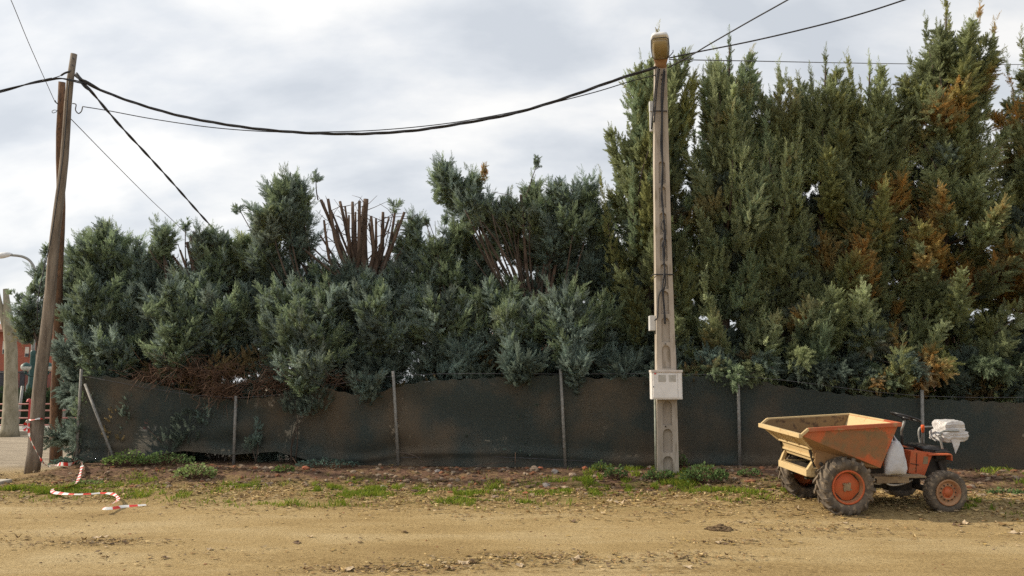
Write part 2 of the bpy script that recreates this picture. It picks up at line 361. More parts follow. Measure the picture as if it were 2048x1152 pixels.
# ---- loose stuff on the ground: leaf litter, pebbles, grass
def flakes(name, n, sampler, size, cols, m, lift=0.006, tilt=0.5, long=1.6):
    X, Y = sampler(n); n = len(X); Z = gz(X, Y) + lift
    s = rng.uniform(size[0], size[1], n) * rng.choice([0.7, 1, 1, 1.5], n); a = rng.uniform(0, 6.28, n); t1 = rng.normal(0, tilt, n); t2 = rng.normal(0, tilt, n)
    q = np.array([[-0.5 * long, 0], [-0.12, -0.42], [0.5 * long, 0.05], [0.06, 0.45]])
    V = np.zeros((n, 4, 3)); ca, sa = np.cos(a), np.sin(a)
    for k in range(4):
        x = q[k, 0] * s * rng.uniform(.8, 1.2, n); y = q[k, 1] * s * rng.uniform(.7, 1.3, n)
        V[:, k, 0] = X + x * ca - y * sa; V[:, k, 1] = Y + x * sa + y * ca; V[:, k, 2] = Z + np.abs(x * t1 + y * t2) * 0.8 + 0.006 * rng.random(n)
    C = np.array(cols)[rng.integers(0, len(cols), n)] * rng.uniform(.7, 1.25, (n, 1))
    C = C * (1 - .5 * sstep(1.7, 1.1, fence_y(X) - Y))[:, None]      # leaf colours turn darker on the bank
    return link(name, np_mesh(name, V.reshape(-1, 3), np.arange(n * 4).reshape(-1, 4), m, np.repeat(C, 4, 0)))
def litter_sampler(n):
    X = rng.uniform(-10.5, 9.5, n * 4); s = np.abs(rng.normal(2.1, 0.85, n * 4)); Y = fence_y(X) - s
    k = (vnoise(X * 1.3, Y * 1.8, 71) > 0.25) & (Y > 6.3) & (rng.random(n * 4) < 0.25 + 0.75 * fbm(X * 2, Y * 3, 72))
    return X[k][:n], Y[k][:n]
def road_sampler(n):
    X = rng.uniform(-8, 8, n * 5); Y = rng.uniform(6.4, 11.5, n * 5); k = fbm(X * 0.6, Y * 1.8, 75) > 0.52
    X, Y = X[k][:n // 2], Y[k][:n // 2]; cl = [G(*q) for q in ((760, 1135), (720, 1140), (1100, 1112), (1160, 1118), (1450, 1085), (1400, 1112), (160, 1084), (220, 1088), (1010, 1120), (1620, 1060), (900, 1128))]; w = rng.integers(0, len(cl), n // 2)
    X = np.concatenate([X, np.array([c[0] for c in cl])[w] + rng.normal(0, .38, n // 2)]); Y = np.concatenate([Y, np.array([c[1] for c in cl])[w] + rng.normal(0, .12, n // 2)]); return X, Y
    return X[k][:n], Y[k][:n]
LC = [(0.36, 0.25, 0.11), (0.46, 0.34, 0.17), (0.29, 0.18, 0.08), (0.18, 0.11, 0.055), (0.36, 0.27, 0.16), (0.32, 0.22, 0.08), (0.22, 0.14, 0.06)]
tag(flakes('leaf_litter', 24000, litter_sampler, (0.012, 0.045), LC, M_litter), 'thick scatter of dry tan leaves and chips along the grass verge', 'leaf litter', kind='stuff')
tag(flakes('scattered_leaves', 3800, road_sampler, (0.012, 0.035), LC + [(0.12, 0.08, 0.05)] * 2, M_litter), 'sparse dry leaves and crumbs strewn over the open dirt road', 'leaves', kind='stuff')
def tufts():
    Vs, Cs = [], []
    for (cx, cy, rX, rY, dn) in GR:
        n = int(dn * 1500 * max(rX, .15) * max(rY, .15) / 0.12) ; n = min(max(int(n * 1.5), 400), 6500)
        X = cx + rng.normal(0, 0.5, n) * rX; Y = cy + rng.normal(0, 0.5, n) * rY
        k = fbm(X * 5, Y * 5, 81) > 0.53; X, Y = X[k], Y[k]; n = len(X)
        Z = gz(X, Y) - 0.004; h = rng.uniform(0.025, 0.09, n) * (0.4 + 0.9 * vnoise(X * 3, Y * 3, 83)); a = rng.uniform(0, 6.28, n); w = rng.uniform(.004, .009, n); ln = rng.uniform(0.15, 0.9, n) * h; a2 = rng.uniform(0, 6.28, n)
        B = np.stack([X, Y, Z], -1); U = np.stack([np.cos(a), np.sin(a), 0 * a], -1) * w[:, None]
        T = B + np.stack([np.cos(a2) * ln, np.sin(a2) * ln, h], -1); Mi = (B * 0.45 + T * 0.55) + np.array([0, 0, 1]) * (h * 0.12)[:, None]
        Vs.append(np.stack([B - U, B + U, Mi + U * .8, T], 1)); 
        c = np.array([(0.19, 0.27, 0.025), (0.24, 0.30, 0.03), (0.28, 0.28, 0.05), (0.13, 0.20, 0.025)])[rng.integers(0, 4, n)] * rng.uniform(.7, 1.25, (n, 1)); Cs.append(np.repeat(c, 4, 0))
    V = np.concatenate(Vs).reshape(-1, 3)
    return link('grass', np_mesh('grass', V, np.arange(len(V)).reshape(-1, 4), M_grass, np.concatenate(Cs)))
tag(tufts(), 'patches of short bright green grass on the verge beside the dirt road', 'grass', kind='stuff')

def rock_verts(r, sx, sy, sz, k=0.28, sub=1):
    import bmesh
    b = bmesh.new(); bmesh.ops.create_icosphere(b, subdivisions=sub, radius=1)
    V = np.array([v.co[:] for v in b.verts]); Fs = [tuple(v.index for v in f.verts) for f in b.faces]; b.free()
    V = V * (1 + k * (r.random((len(V), 1)) - .5) * 2) * np.array([sx, sy, sz]); return V, Fs
def pebbles():
    Vs, Fs, Cs = [], [], []; r = np.random.default_rng(5); base = 0
    n = 1500; X = r.uniform(-7.6, 9, n); s = r.uniform(0.15, 1.9, n); Y = fence_y(X) - s
    prob = (fbm(X * 1.1, Y * 2, 91) > 0.40); X, Y = X[prob], Y[prob]
    X2 = r.uniform(-7, 7, 260); Y2 = r.uniform(6.4, 11, 260); X = np.concatenate([X, X2]); Y = np.concatenate([Y, Y2])
    cols = np.array([(0.20, 0.13, 0.085), (0.26, 0.19, 0.13), (0.24, 0.105, 0.055), (0.13, 0.085, 0.06), (0.29, 0.22, 0.155)])
    for i in range(len(X)):
        sc = r.uniform(.012, .045) if i < len(X) - 260 else r.uniform(.005, .013)
        V, f = rock_verts(r, sc * r.uniform(.8, 1.6), sc * r.uniform(.8, 1.4), sc * .65, sub=1)
        V = V + np.array([X[i], Y[i], float(gz(X[i], Y[i])) + sc * .2]); Vs.append(V); Fs += [tuple(a + base for a in q) for q in f]; base += len(V)
        Cs.append(np.repeat(cols[r.integers(0, 5)][None] * r.uniform(.7, 1.2), len(V), 0))
    return link('gravel', np_mesh('gravel', np.concatenate(Vs), np.array(Fs), M_litter, np.concatenate(Cs)))
tag(pebbles(), 'small stones and rubble crumbs spread over the reddish bank', 'gravel', kind='stuff')
M_rock = [noise_mat('tan_stone', (0.27, 0.19, 0.13), (0.42, 0.32, 0.235), 16, 0.95, bump=.4), noise_mat('brick_red_clay', (0.33, 0.10, 0.055), (0.46, 0.18, 0.10), 16, 0.95, bump=.3), noise_mat('grey_stone', (0.22, 0.19, 0.17), (0.36, 0.32, 0.29), 16, 0.95, bump=.4)]
ROCKS = [(612, 946, 7, 1), (667, 928, 7, 1), (705, 932, 5, 0), (780, 930, 6, 1), (818, 937, 5, 2), (938, 938, 8, 0), (958, 941, 6, 2), (992, 940, 11, 0), (1002, 938, 8, 1), (1040, 930, 10, 1), (1044, 938, 9, 0), (1068, 950, 8, 0), (1080, 948, 7, 1), (1110, 952, 8, 2), (1052, 972, 6, 1), (1092, 962, 7, 2),
         (1145, 955, 8, 0), (1170, 948, 7, 1), (1205, 943, 8, 1), (1225, 938, 9, 1), (1240, 934, 8, 0), (1262, 946, 7, 2), (1290, 940, 8, 1), (1300, 948, 6, 0), (1130, 965, 6, 0), (875, 948, 6, 2), (850, 955, 6, 0), (900, 960, 6, 0), (765, 962, 6, 2), (735, 968, 5, 0), (1390, 940, 7, 2), (1445, 945, 5, 0), (530, 945, 6, 0), (990, 980, 7, 0), (760, 940, 5, 0)]
rr = np.random.default_rng(77)
RK_LABEL = {0: 'tan rubble stone lying on the reddish bank below the netting', 1: 'orange red brick fragment lying on the reddish bank below the netting', 2: 'grey rubble stone lying on the reddish bank below the netting'}
RK_GROUP = {0: 'tan stones on the bank', 1: 'brick fragments on the bank', 2: 'grey stones on the bank'}
for (px, py, rp, k) in ROCKS:
    g = G(px, py, 0.12); sc = rp / 118.0
    V, f = rock_verts(rr, sc * rr.uniform(.9, 1.25), sc * rr.uniform(.8, 1.2), sc * rr.uniform(.55, .8), .2, sub=2 if rp > 7 else 1)
    me = bpy.data.meshes.new('rubble_stone'); me.from_pydata([tuple(v) for v in V], [], f); me.materials.append(M_rock[k])
    o = link('brick_fragment' if k == 1 else 'rubble_stone', me, None, (g[0], g[1], float(gz(g[0], g[1])) + sc * .3)); o.rotation_euler = (rr.uniform(-.3, .3), rr.uniform(-.3, .3), rr.uniform(0, 3))
    tag(o, RK_LABEL[k], 'brick' if k == 1 else 'stone', RK_GROUP[k])

# ------------------------------------------------------------------ foliage machinery
def plume_template(r, nb=46, w=0.068, spread=48, curve=0.12):
    V = np.zeros((nb, 4, 3)); off = r.uniform(-curve, curve, 2)
    for i in range(nb):
        t = (i + 0.5) / nb; ph = i * 2.39996 + r.uniform(-.4, .4)
        ax = np.array([off[0] * t * t, off[1] * t * t, t * 0.86])
        L = (0.30 * (1 - 0.72 * t) + 0.05) * r.uniform(.75, 1.25); al = R(spread * (1 - 0.55 * t) + r.uniform(-10, 10))
        d = np.array([math.cos(ph) * math.sin(al), math.sin(ph) * math.sin(al), math.cos(al)])
        side = np.cross(d, [r.normal(), r.normal(), r.normal()]); side /= np.linalg.norm(side); ww = w * r.uniform(.7, 1.2) * (1 - 0.3 * t)
        V[i] = [ax, ax + d * L * .45 + side * ww * .5, ax + d * L + np.array([0, 0, .02]), ax + d * L * .5 - side * ww * .5]
    return V.reshape(-1, 3)
tr = np.random.default_rng(3)
PLUMES = [plume_template(tr) for _ in range(6)]
WISPS = [plume_template(tr, 22, .045, 40, .25) for _ in range(4)]
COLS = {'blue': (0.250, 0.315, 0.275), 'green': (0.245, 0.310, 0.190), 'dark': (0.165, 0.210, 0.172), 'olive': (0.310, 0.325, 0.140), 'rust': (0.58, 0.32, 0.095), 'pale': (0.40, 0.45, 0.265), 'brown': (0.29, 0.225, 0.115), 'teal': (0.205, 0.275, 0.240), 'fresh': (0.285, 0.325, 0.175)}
DENS = 2.0
class Foliage:
    def __init__(s, seed): s.r = np.random.default_rng(seed); s.o = []; s.d = []; s.s = []; s.c = []; s.w = []
    def put(s, o, d, sc, c, wisp=False): s.o.append(o); s.d.append(d); s.s.append(sc); s.c.append(c); s.w.append(wisp)
    def spire(s, base, tip, rad, n, col, prof='cone', spread=0.55, size=(0.26, 0.46), lift=1.0, tipw=True, mixc=None, droop=0.0):
        n = int(n * DENS); base = np.asarray(base, float); tip = np.asarray(tip, float); L = np.linalg.norm(tip - base); u, v, a = basis(tip - base); r = s.r
        clump = r.uniform(0, 6.28, 5); c0 = np.array(COLS[col]) * r.uniform(.66, 1.28)
        cm = np.array(COLS[mixc]) if mixc else c0
        for i in range(n):
            if prof == 'cone': t = r.random() ** 1.25; rr_ = rad * (1 - t) ** 0.75 + 0.02
            elif prof == 'tip': t = r.random() ** 1.15; rr_ = rad * (1 - t) ** 1.1 + .012
            elif prof == 'dome': t = r.random() ** .8; rr_ = rad * math.sqrt(max(0.02, 1 - (1.75 * t - 0.75) ** 2)) if t > .4286 else rad * (0.6 + 0.4 * t / .4286)
            else: t = r.random(); rr_ = rad * (0.5 + 0.5 * math.sin(math.pi * min(1, t * 1.05)))
            ph = clump[r.integers(0, 5)] + r.normal(0, .55) if r.random() < .6 else r.uniform(0, 6.28)
            q = rr_ * math.sqrt(r.uniform(.12, 1.0)); rd = math.cos(ph) * u + math.sin(ph) * v
            o = base + a * (L * t * .94) + rd * q
            d = a * lift * r.uniform(.6, 1.2) + rd * spread * r.uniform(.5, 1.6) + np.array([0, 0, r.uniform(-.1, .35) - droop]) + r.normal(0, .16, 3)
            sc = r.uniform(*size) * (1 - .35 * t); cc = (c0 if r.random() > .22 else cm) * r.uniform(.72, 1.28)
            s.put(o - d / np.linalg.norm(d) * sc * .35, d, sc, cc)
        if tipw:
            for k in range(5):
                o = base + a * L * (.80 + .045 * k) + r.normal(0, .02, 3); s.put(o, a + r.normal(0, .16, 3), r.uniform(.18, .30), c0 * r.uniform(.9, 1.3), True)
            s.put(tip - a * .30, a, .34, c0 * 1.1, True)
    def build(s, name, parent, extra=1.0, rust=0.0):
        o = np.array(s.o); d = np.array(s.d); sc = np.array(s.s) * extra * .84; c = np.clip(np.array(s.c), 0, 1); w = np.array(s.w); r = s.r; n = len(o)
        if rust:
            pm = sstep(.57 - .06 * (rust > .8), .65 - .05 * (rust > .8), fbm(o[:, 0] * 1.7 + 9, o[:, 2] * 1.25 + o[:, 1] * .6, 55, 3)) * rust * r.uniform(.35, 1, n)
            c = c * (1 - pm[:, None]) + np.array(COLS['rust']) * r.uniform(.7, 1.25, (n, 1)) * pm[:, None]
        d /= np.linalg.norm(d, axis=1, keepdims=True); rv = r.normal(0, 1, (n, 3)); u = np.cross(rv, d); u /= np.linalg.norm(u, axis=1, keepdims=True); v = np.cross(d, u)
        Vs, Cs = [], []; pick = r.integers(0, 6, n); pick[w] = 6 + r.integers(0, 4, w.sum())
        for k in range(10):
            T = PLUMES[k] if k < 6 else WISPS[k - 6]; idx = np.where(pick == k)[0]
            if not len(idx): continue
            q = o[idx][:, None, :] + sc[idx][:, None, None] * (T[None, :, 0:1] * u[idx][:, None, :] + T[None, :, 1:2] * v[idx][:, None, :] + T[None, :, 2:3] * d[idx][:, None, :])
            Vs.append(q.reshape(-1, 3)); cj = np.repeat(c[idx], len(T) // 4, 0) * r.uniform(.82, 1.18, (len(idx) * (len(T) // 4), 1)); Cs.append(np.repeat(cj, 4, 0))
        V = np.concatenate(Vs) - np.array(parent.location); C = np.concatenate(Cs)
        return link(name, np_mesh(name, V, np.arange(len(V)).reshape(-1, 4), M_leaf, C), parent)
def limb(mb, a, b, r0, r1, rnd, bend=.12, n=5, k=6):
    a = np.asarray(a, float); b = np.asarray(b, float); L = np.linalg.norm(b - a); off = rnd.normal(0, bend * L * .5, 3); off[2] = -abs(off[2]) * .7
    pts = [a + (b - a) * t + off * math.sin(math.pi * t) for t in np.linspace(0, 1, n)]
    mb.tube(pts, list(np.linspace(r0, r1, n)), k); return pts

# ---- tall cypresses on the right
def tall_cypress(label, px, Y, spires, halfw, seed, cols, n_body=26, rust=.5, opn=.38, low_px=742, top_py=None, spread=.6, body_r=(.17, .32), droop=0.0, name='cypress_tree'):
    X = P(px, 700, Y)[0]; g = np.array([X, Y, float(gz(X, Y))]); t = thing(name, label, 'tree', g, 'tall cypresses behind the fence')
    f = Foliage(seed); mb = MB(); r = f.r
    cols = [{'green': 'fresh', 'blue': 'green'}.get(c, c) for c in cols]; tips = [P(a, b, Y + dy) for (a, b, dy) in spires]; ztop = max(q[2] for q in tips); hgt = ztop - g[2]
    top = tips[int(np.argmax([q[2] for q in tips]))]
    trunk_pts = smooth_path([g - [0, 0, .05], g + [r.normal(0, .05), r.normal(0, .05), hgt * .33], g * .6 + top * .4 + [0, 0, .2 * hgt], top - [0, 0, hgt * .04]], 5)
    trunk_pts = sorted(trunk_pts, key=lambda q: q[2]); kk = len(trunk_pts)
    mb.tube(trunk_pts, list(np.linspace(.13, .012, kk)), 8)
    def on_trunk(z): 
        i = int(np.clip(np.searchsorted([q[2] for q in trunk_pts], z), 0, kk - 1)); return trunk_pts[i]
    for q in tips:
        L = min(r.uniform(1.7, 2.6), (q[2] - g[2]) * .45); ax = on_trunk(q[2] - L); b = q * .62 + np.array([ax[0], ax[1], 0]) * .38; b[2] = q[2] - L
        f.spire(b, q, r.uniform(.17, .25), 34, cols[r.integers(0, len(cols))], 'tip', spread * .7, size=(.20, .36), mixc=cols[r.integers(0, len(cols))])
        limb(mb, on_trunk(b[2] - .7), b * .4 + q * .6, .03, .008, r)
    # body: leaders leaving the trunk at every height, all round
    n_body = int(n_body * 2.25)
    for i in range(n_body):
        h = .13 + .77 * ((i + r.random()) / n_body) ** 1.0; ph = i * 2.39996 + r.normal(0, .3); z = g[2] + hgt * h
        wd = 1.55 * halfw * (1.08 - .92 * max(0, h - .2) ** 1.1) * r.uniform(.35, 1.05)
        L = r.uniform(.9, 1.75) * (1.1 - .35 * h); c = on_trunk(z); tp = np.array([c[0] + wd * math.cos(ph), c[1] + wd * .95 * math.sin(ph), z + L * opn * r.uniform(.5, 1.3)])
        lean = r.uniform(.35, .7); b = np.array([tp[0] * (1 - lean) + c[0] * lean, tp[1] * (1 - lean) + c[1] * lean, z - L * .55])
        f.spire(b, tp, r.uniform(*body_r), int(42 + 16 * L), cols[r.integers(0, len(cols))], 'fus' if r.random() < .55 else 'cone', spread, tipw=r.random() < .8, mixc=cols[r.integers(0, len(cols))], droop=droop)
        limb(mb, on_trunk(z - L * .8), b * .5 + tp * .5, .03, .007, r)
    for i in range(34):
        h = .20 + .42 * i / 34; ph = i * 2.39996; c = on_trunk(g[2] + hgt * h); tp = c + np.array([math.cos(ph), math.sin(ph) * .8, .35]) * r.uniform(.35, .8) * halfw
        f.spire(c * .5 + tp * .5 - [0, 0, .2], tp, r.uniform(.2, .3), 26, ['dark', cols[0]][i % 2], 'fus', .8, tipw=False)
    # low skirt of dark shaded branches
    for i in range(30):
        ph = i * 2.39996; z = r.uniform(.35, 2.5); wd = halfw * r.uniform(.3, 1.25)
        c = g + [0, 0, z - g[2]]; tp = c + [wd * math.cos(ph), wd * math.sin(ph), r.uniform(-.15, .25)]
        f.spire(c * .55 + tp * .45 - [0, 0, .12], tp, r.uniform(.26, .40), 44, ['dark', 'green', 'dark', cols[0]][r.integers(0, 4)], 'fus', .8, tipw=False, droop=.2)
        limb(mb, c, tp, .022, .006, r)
    for i in range(6):
        x = g[0] + halfw * 1.25 * (-1 + 2 * (i + r.random()) / 6); tp = np.array([x, fence_y(x) + r.uniform(-.20, .30), r.uniform(1.48, 1.90)]); c = np.array([g[0] * .5 + x * .5, g[1] - .3, tp[2] + .35])
        f.spire(tp * .6 + c * .4 + [0, 0, .05], tp + [0, 0, r.uniform(-.12, .2)], r.uniform(.15, .24), 34, ['dark', 'dark', 'green', cols[0]][r.integers(0, 4)], 'fus', .8, tipw=True, droop=.2); limb(mb, c, tp, .018, .005, r)
    mb.build('trunk', M_bark, t); f.build('crown', t, 1.0, rust); return t
YR = lambda px, add=1.5: (lambda s: 13.96 / (1 + .1087 * s) + add)((px - 1024) / F)
tall_cypress('brownish green cypress standing directly behind the concrete lamp pole', 1300, YR(1300), [(1315, 50, .1), (1280, 112, 0), (1254, 190, -.2), (1228, 275, 0), (1200, 345, -.3), (1346, 135, .2), (1376, 205, 0), (1330, 120, -.4), (1300, 200, -.7), (1262, 330, -.7)], 1.0, 101, ['green', 'green', 'olive', 'green', 'blue'], 30, .45)
tall_cypress('grey green cypress with a tall needle tip, first to the right of the lamp pole', 1452, YR(1452), [(1458, 60, .1), (1434, 98, 0), (1405, 142, -.1), (1482, 122, .1), (1502, 128, -.2), (1518, 165, .1), (1425, 150, -.5), (1465, 210, -.7), (1385, 250, 0)], .95, 102, ['blue', 'green', 'pale', 'green', 'pale'], 30, .35)
tall_cypress('dark green cypress with one slim tip, shorter than the needle tipped one on its left', 1555, YR(1555), [(1557, 122, .1), (1540, 185, 0), (1583, 178, 0), (1530, 230, -.5), (1600, 240, -.4), (1570, 290, -.8)], .85, 103, ['green', 'green', 'pale', 'blue'], 26, .25)
tall_cypress('pale tipped cypress with feathery light green tops in the middle of the right row', 1640, YR(1640), [(1596, 148, .2), (1622, 132, .1), (1650, 100, .2), (1637, 170, -.3), (1668, 150, .1), (1690, 190, -.2)], .9, 104, ['pale', 'green', 'olive', 'green'], 26, .5, .28, spread=.75)
tall_cypress('cypress with rust orange patches low on its crown, above the hopper of the dumper', 1728, YR(1728), [(1694, 108, .1), (1738, 112, .2), (1757, 126, .1), (1782, 172, 0), (1720, 160, -.3), (1790, 240, -.1)], 1.05, 105, ['green', 'green', 'olive', 'pale', 'green'], 28, .9, spread=.75, droop=.12)
tall_cypress('tallest cypress, its olive top reaching the upper edge above the small dumper', 1895, YR(1895), [(1890, -16, .1), (1850, 32, .2), (1818, 105, .1), (1962, 2, .2), (1930, 48, -.1), (1992, 40, .1), (1872, 70, -.4), (1985, 110, 0), (1835, 190, -.3), (1810, 260, 0)], 1.15, 106, ['olive', 'green', 'green', 'green', 'pale'], 36, .85, .15, spread=.95, droop=.15)
tall_cypress('olive and rust cypress cut off by the right edge of the picture', 2060, YR(2060), [(2040, 60, .1), (2012, 115, .1), (2066, 30, .2), (2095, 0, .1), (2030, 190, -.3), (2120, 60, 0)], 1.1, 107, ['olive', 'green', 'olive', 'pale'], 30, .95, .15, spread=.95, droop=.15)

# ---- lopped cypresses on the left
def lobe_cypress(label, px, Y, lobes, seed, stubs=(), sticks=(), limbs=(), base_py=690, trunk_r=.14, group='lopped cypresses behind the fence', name='cypress_tree'):
    """lobes: (cx, cy, rx, ry, dY, colour) in photo px at the tree's own depth, filled as real volumes"""
    X = P(px, 700, Y)[0]; g = np.array([X, Y, float(gz(X, Y))]); t = thing(name, label, 'tree', g, group)
    f = Foliage(seed); mb = MB(); r = f.r; fork = P(px, base_py, Y); S = Y / F
    mb.tube([g - [0, 0, .05], g * .5 + fork * .5 + [r.normal(0, .04), 0, 0], fork], [trunk_r, trunk_r * .9, trunk_r * .8], 9)
    for (cx, cy, rx, ry, dy, col) in lobes:
        rxm, rym = rx * S, ry * S; c = P(cx, cy, Y + dy); rel = (c - fork); lean = np.array([rel[0] * .22, rel[1] * .2, 0]); lean = lean / (1 + np.linalg.norm(lean)) * min(1, rym)
        mixc = {'blue': 'green', 'green': 'blue', 'dark': 'teal', 'rust': 'olive', 'olive': 'green', 'pale': 'green', 'brown': 'rust', 'teal': 'blue'}[col]
        big = rxm > .2; rxm, rym = (rxm * 1.12, rym * 1.08) if big else (rxm, rym); K = int(max(4, 9 + 92 * rxm * rym)) if big else 4
        for k in range(K):
            a = r.uniform(0, 6.28); el = math.asin(r.uniform(-.75, 1)); dv = np.array([math.cos(el) * math.cos(a), math.cos(el) * math.sin(a), math.sin(el)]); q = r.uniform(.55, 1.12)
            tp = c + lean * .5 + dv * np.array([rxm, rxm * .9, rym]) * q + [0, 0, .05]; L = r.uniform(.32, .62) if big else r.uniform(.14, .22)
            ax = dv * np.array([.75, .75, .35]) + np.array([0, 0, r.uniform(.5, 1.0)]); ax /= np.linalg.norm(ax)
            f.spire(tp - ax * L, tp, r.uniform(.10, .19) if big else .06, int(r.uniform(11, 19)) if big else 7, col if r.random() < .75 else mixc, 'fus' if r.random() < .5 else 'cone', .7, size=(.17, .33) if big else (.12, .2), tipw=big and r.random() < .7, mixc=mixc)
            if big and k % 3 == 0: limb(mb, c - [0, 0, rym * .4], tp - ax * L * .3, .012, .004, r, .15, 4, 4)
        if r.random() < .9: limb(mb, fork + r.normal(0, .05, 3), c + [0, 0, -rym * .2], .04 if rxm > .3 else .02, .008, r, .14, 6)
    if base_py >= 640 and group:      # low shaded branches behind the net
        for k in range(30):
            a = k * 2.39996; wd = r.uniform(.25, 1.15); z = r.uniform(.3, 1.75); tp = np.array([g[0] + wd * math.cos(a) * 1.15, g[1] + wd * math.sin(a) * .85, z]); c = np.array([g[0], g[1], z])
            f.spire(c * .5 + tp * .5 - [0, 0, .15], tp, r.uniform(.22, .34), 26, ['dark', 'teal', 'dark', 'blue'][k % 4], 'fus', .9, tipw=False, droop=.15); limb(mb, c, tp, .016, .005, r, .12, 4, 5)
    mb.build('trunk', M_bark, t); f.build('crown', t, 1.0, .08)
    for (bx, by, tx, ty, w, dy) in stubs:
        m2 = MB(); a = P(bx, by, Y + dy * .3); b = P(tx, ty, Y + dy); L = np.linalg.norm(b - a); off = r.normal(0, .05, 3) * L
        pts = [a, a * .66 + b * .34 + off, a * .33 + b * .67 + off * .6, b]
        w = w * r.uniform(.66, .92); rad = [w * S * .72, w * S * .60, w * S * .50, w * S * r.uniform(.36, .48)]; pts = smooth_path(pts, 3); rad = list(np.interp(np.linspace(0, 3, len(pts)), [0, 1, 2, 3], rad) * r.uniform(.93, 1.08, len(pts))); m2.tube(pts, rad, 8, mcap=1)
        for k in range(4):
            q = pts[min(2 + 2 * k, len(pts) - 1)]; e2 = q + np.array([r.normal(0, .25), r.normal(0, .2), r.uniform(.05, .35)]); m2.tube([q, (q + e2) / 2 + r.normal(0, .03, 3), e2], [.009, .006, .003], 4)
        m2.build('cut_limb', [M_stub, M_cut], t)
    if sticks or limbs:
        m3 = MB()
        for (bx, by, tx, ty, w) in list(sticks) + list(limbs):
            a = P(bx, by, Y + r.normal(0, .15)); b = P(tx, ty, Y + r.normal(0, .25)); limb(m3, a, b, w * S * .5, w * S * .25, r, .1, 6)
        m3.build('bare_branch', M_bark, t)
    return t
YL = lambda px, add=1.25: YR(px, add)
lobe_cypress('small grey green cypress showing to the left behind the two wooden poles', 78, 17.5, [(58, 625, 30, 44, 0, 'blue'), (85, 560, 22, 34, .1, 'green'), (92, 500, 14, 26, 0, 'blue'), (98, 625, 20, 30, .2, 'dark'), (35, 595, 18, 26, -.2, 'blue'), (110, 540, 20, 36, .1, 'blue'), (60, 670, 16, 14, 0, 'dark')], 201, base_py=690, trunk_r=.08, group=None)
lobe_cypress('bushy cypress at the left end of the fence, olive brown on top', 212, YL(212), [(200, 510, 52, 58, 0, 'green'), (240, 520, 44, 56, .2, 'green'), (165, 535, 34, 56, .1, 'blue'), (275, 550, 34, 58, 0, 'blue'), (215, 470, 26, 30, .1, 'green'), (150, 590, 30, 60, 0, 'blue'), (190, 610, 56, 60, -.5, 'green'), (250, 630, 56, 62, -.3, 'blue'), (165, 680, 48, 56, -.5, 'teal'), (225, 700, 60, 52, -.7, 'blue'), (285, 690, 44, 50, -.5, 'dark'), (150, 720, 30, 46, -.2, 'teal'), (250, 745, 50, 30, -.4, 'dark'), (195, 745, 40, 34, -.3, 'dark'), (235, 570, 60, 50, .4, 'dark'), (290, 600, 40, 50, .4, 'dark'), (180, 560, 44, 44, .3, 'blue')], 202, base_py=720)
lobe_cypress('cypress with short cut stubs amid its crown, second from the left end of the fence', 405, YL(405), [(328, 475, 32, 34, 0, 'green'), (371, 447, 13, 11, 0, 'green'), (405, 480, 28, 34, .1, 'green'), (450, 490, 34, 30, .2, 'green'), (496, 480, 24, 24, .2, 'pale'), (320, 530, 30, 40, .2, 'blue'), (440, 540, 50, 46, .2, 'green'), (395, 575, 52, 40, -.3, 'green'), (500, 545, 40, 46, .3, 'blue'), (345, 620, 54, 52, -.5, 'blue'), (430, 640, 60, 54, -.5, 'blue'), (350, 690, 50, 46, -.9, 'green'), (420, 705, 48, 40, -.4, 'dark'), (490, 625, 44, 54, -.2, 'green'), (300, 600, 30, 60, 0, 'dark'), (480, 700, 50, 40, -.3, 'dark'), (340, 590, 20, 24, -.9, 'blue'), (375, 650, 40, 36, -.9, 'green'), (380, 560, 60, 40, .5, 'dark'), (470, 580, 50, 50, .5, 'dark'), (520, 600, 40, 60, .3, 'blue'), (425, 500, 36, 30, .3, 'green'), (470, 510, 36, 30, .2, 'green'), (340, 560, 40, 40, .3, 'green'), (530, 680, 40, 50, -.3, 'dark')], 203,
    stubs=[(392, 560, 374, 484, 9, 0), (385, 565, 360, 500, 6, -.1), (372, 580, 346, 512, 7, .1), (362, 590, 330, 520, 6, 0), (398, 560, 386, 508, 6, .2), (410, 550, 412, 466, 7, .1)], limbs=[(340, 610, 256, 578, 4), (420, 600, 380, 470, 5), (350, 560, 300, 500, 4), (430, 580, 500, 500, 4)])
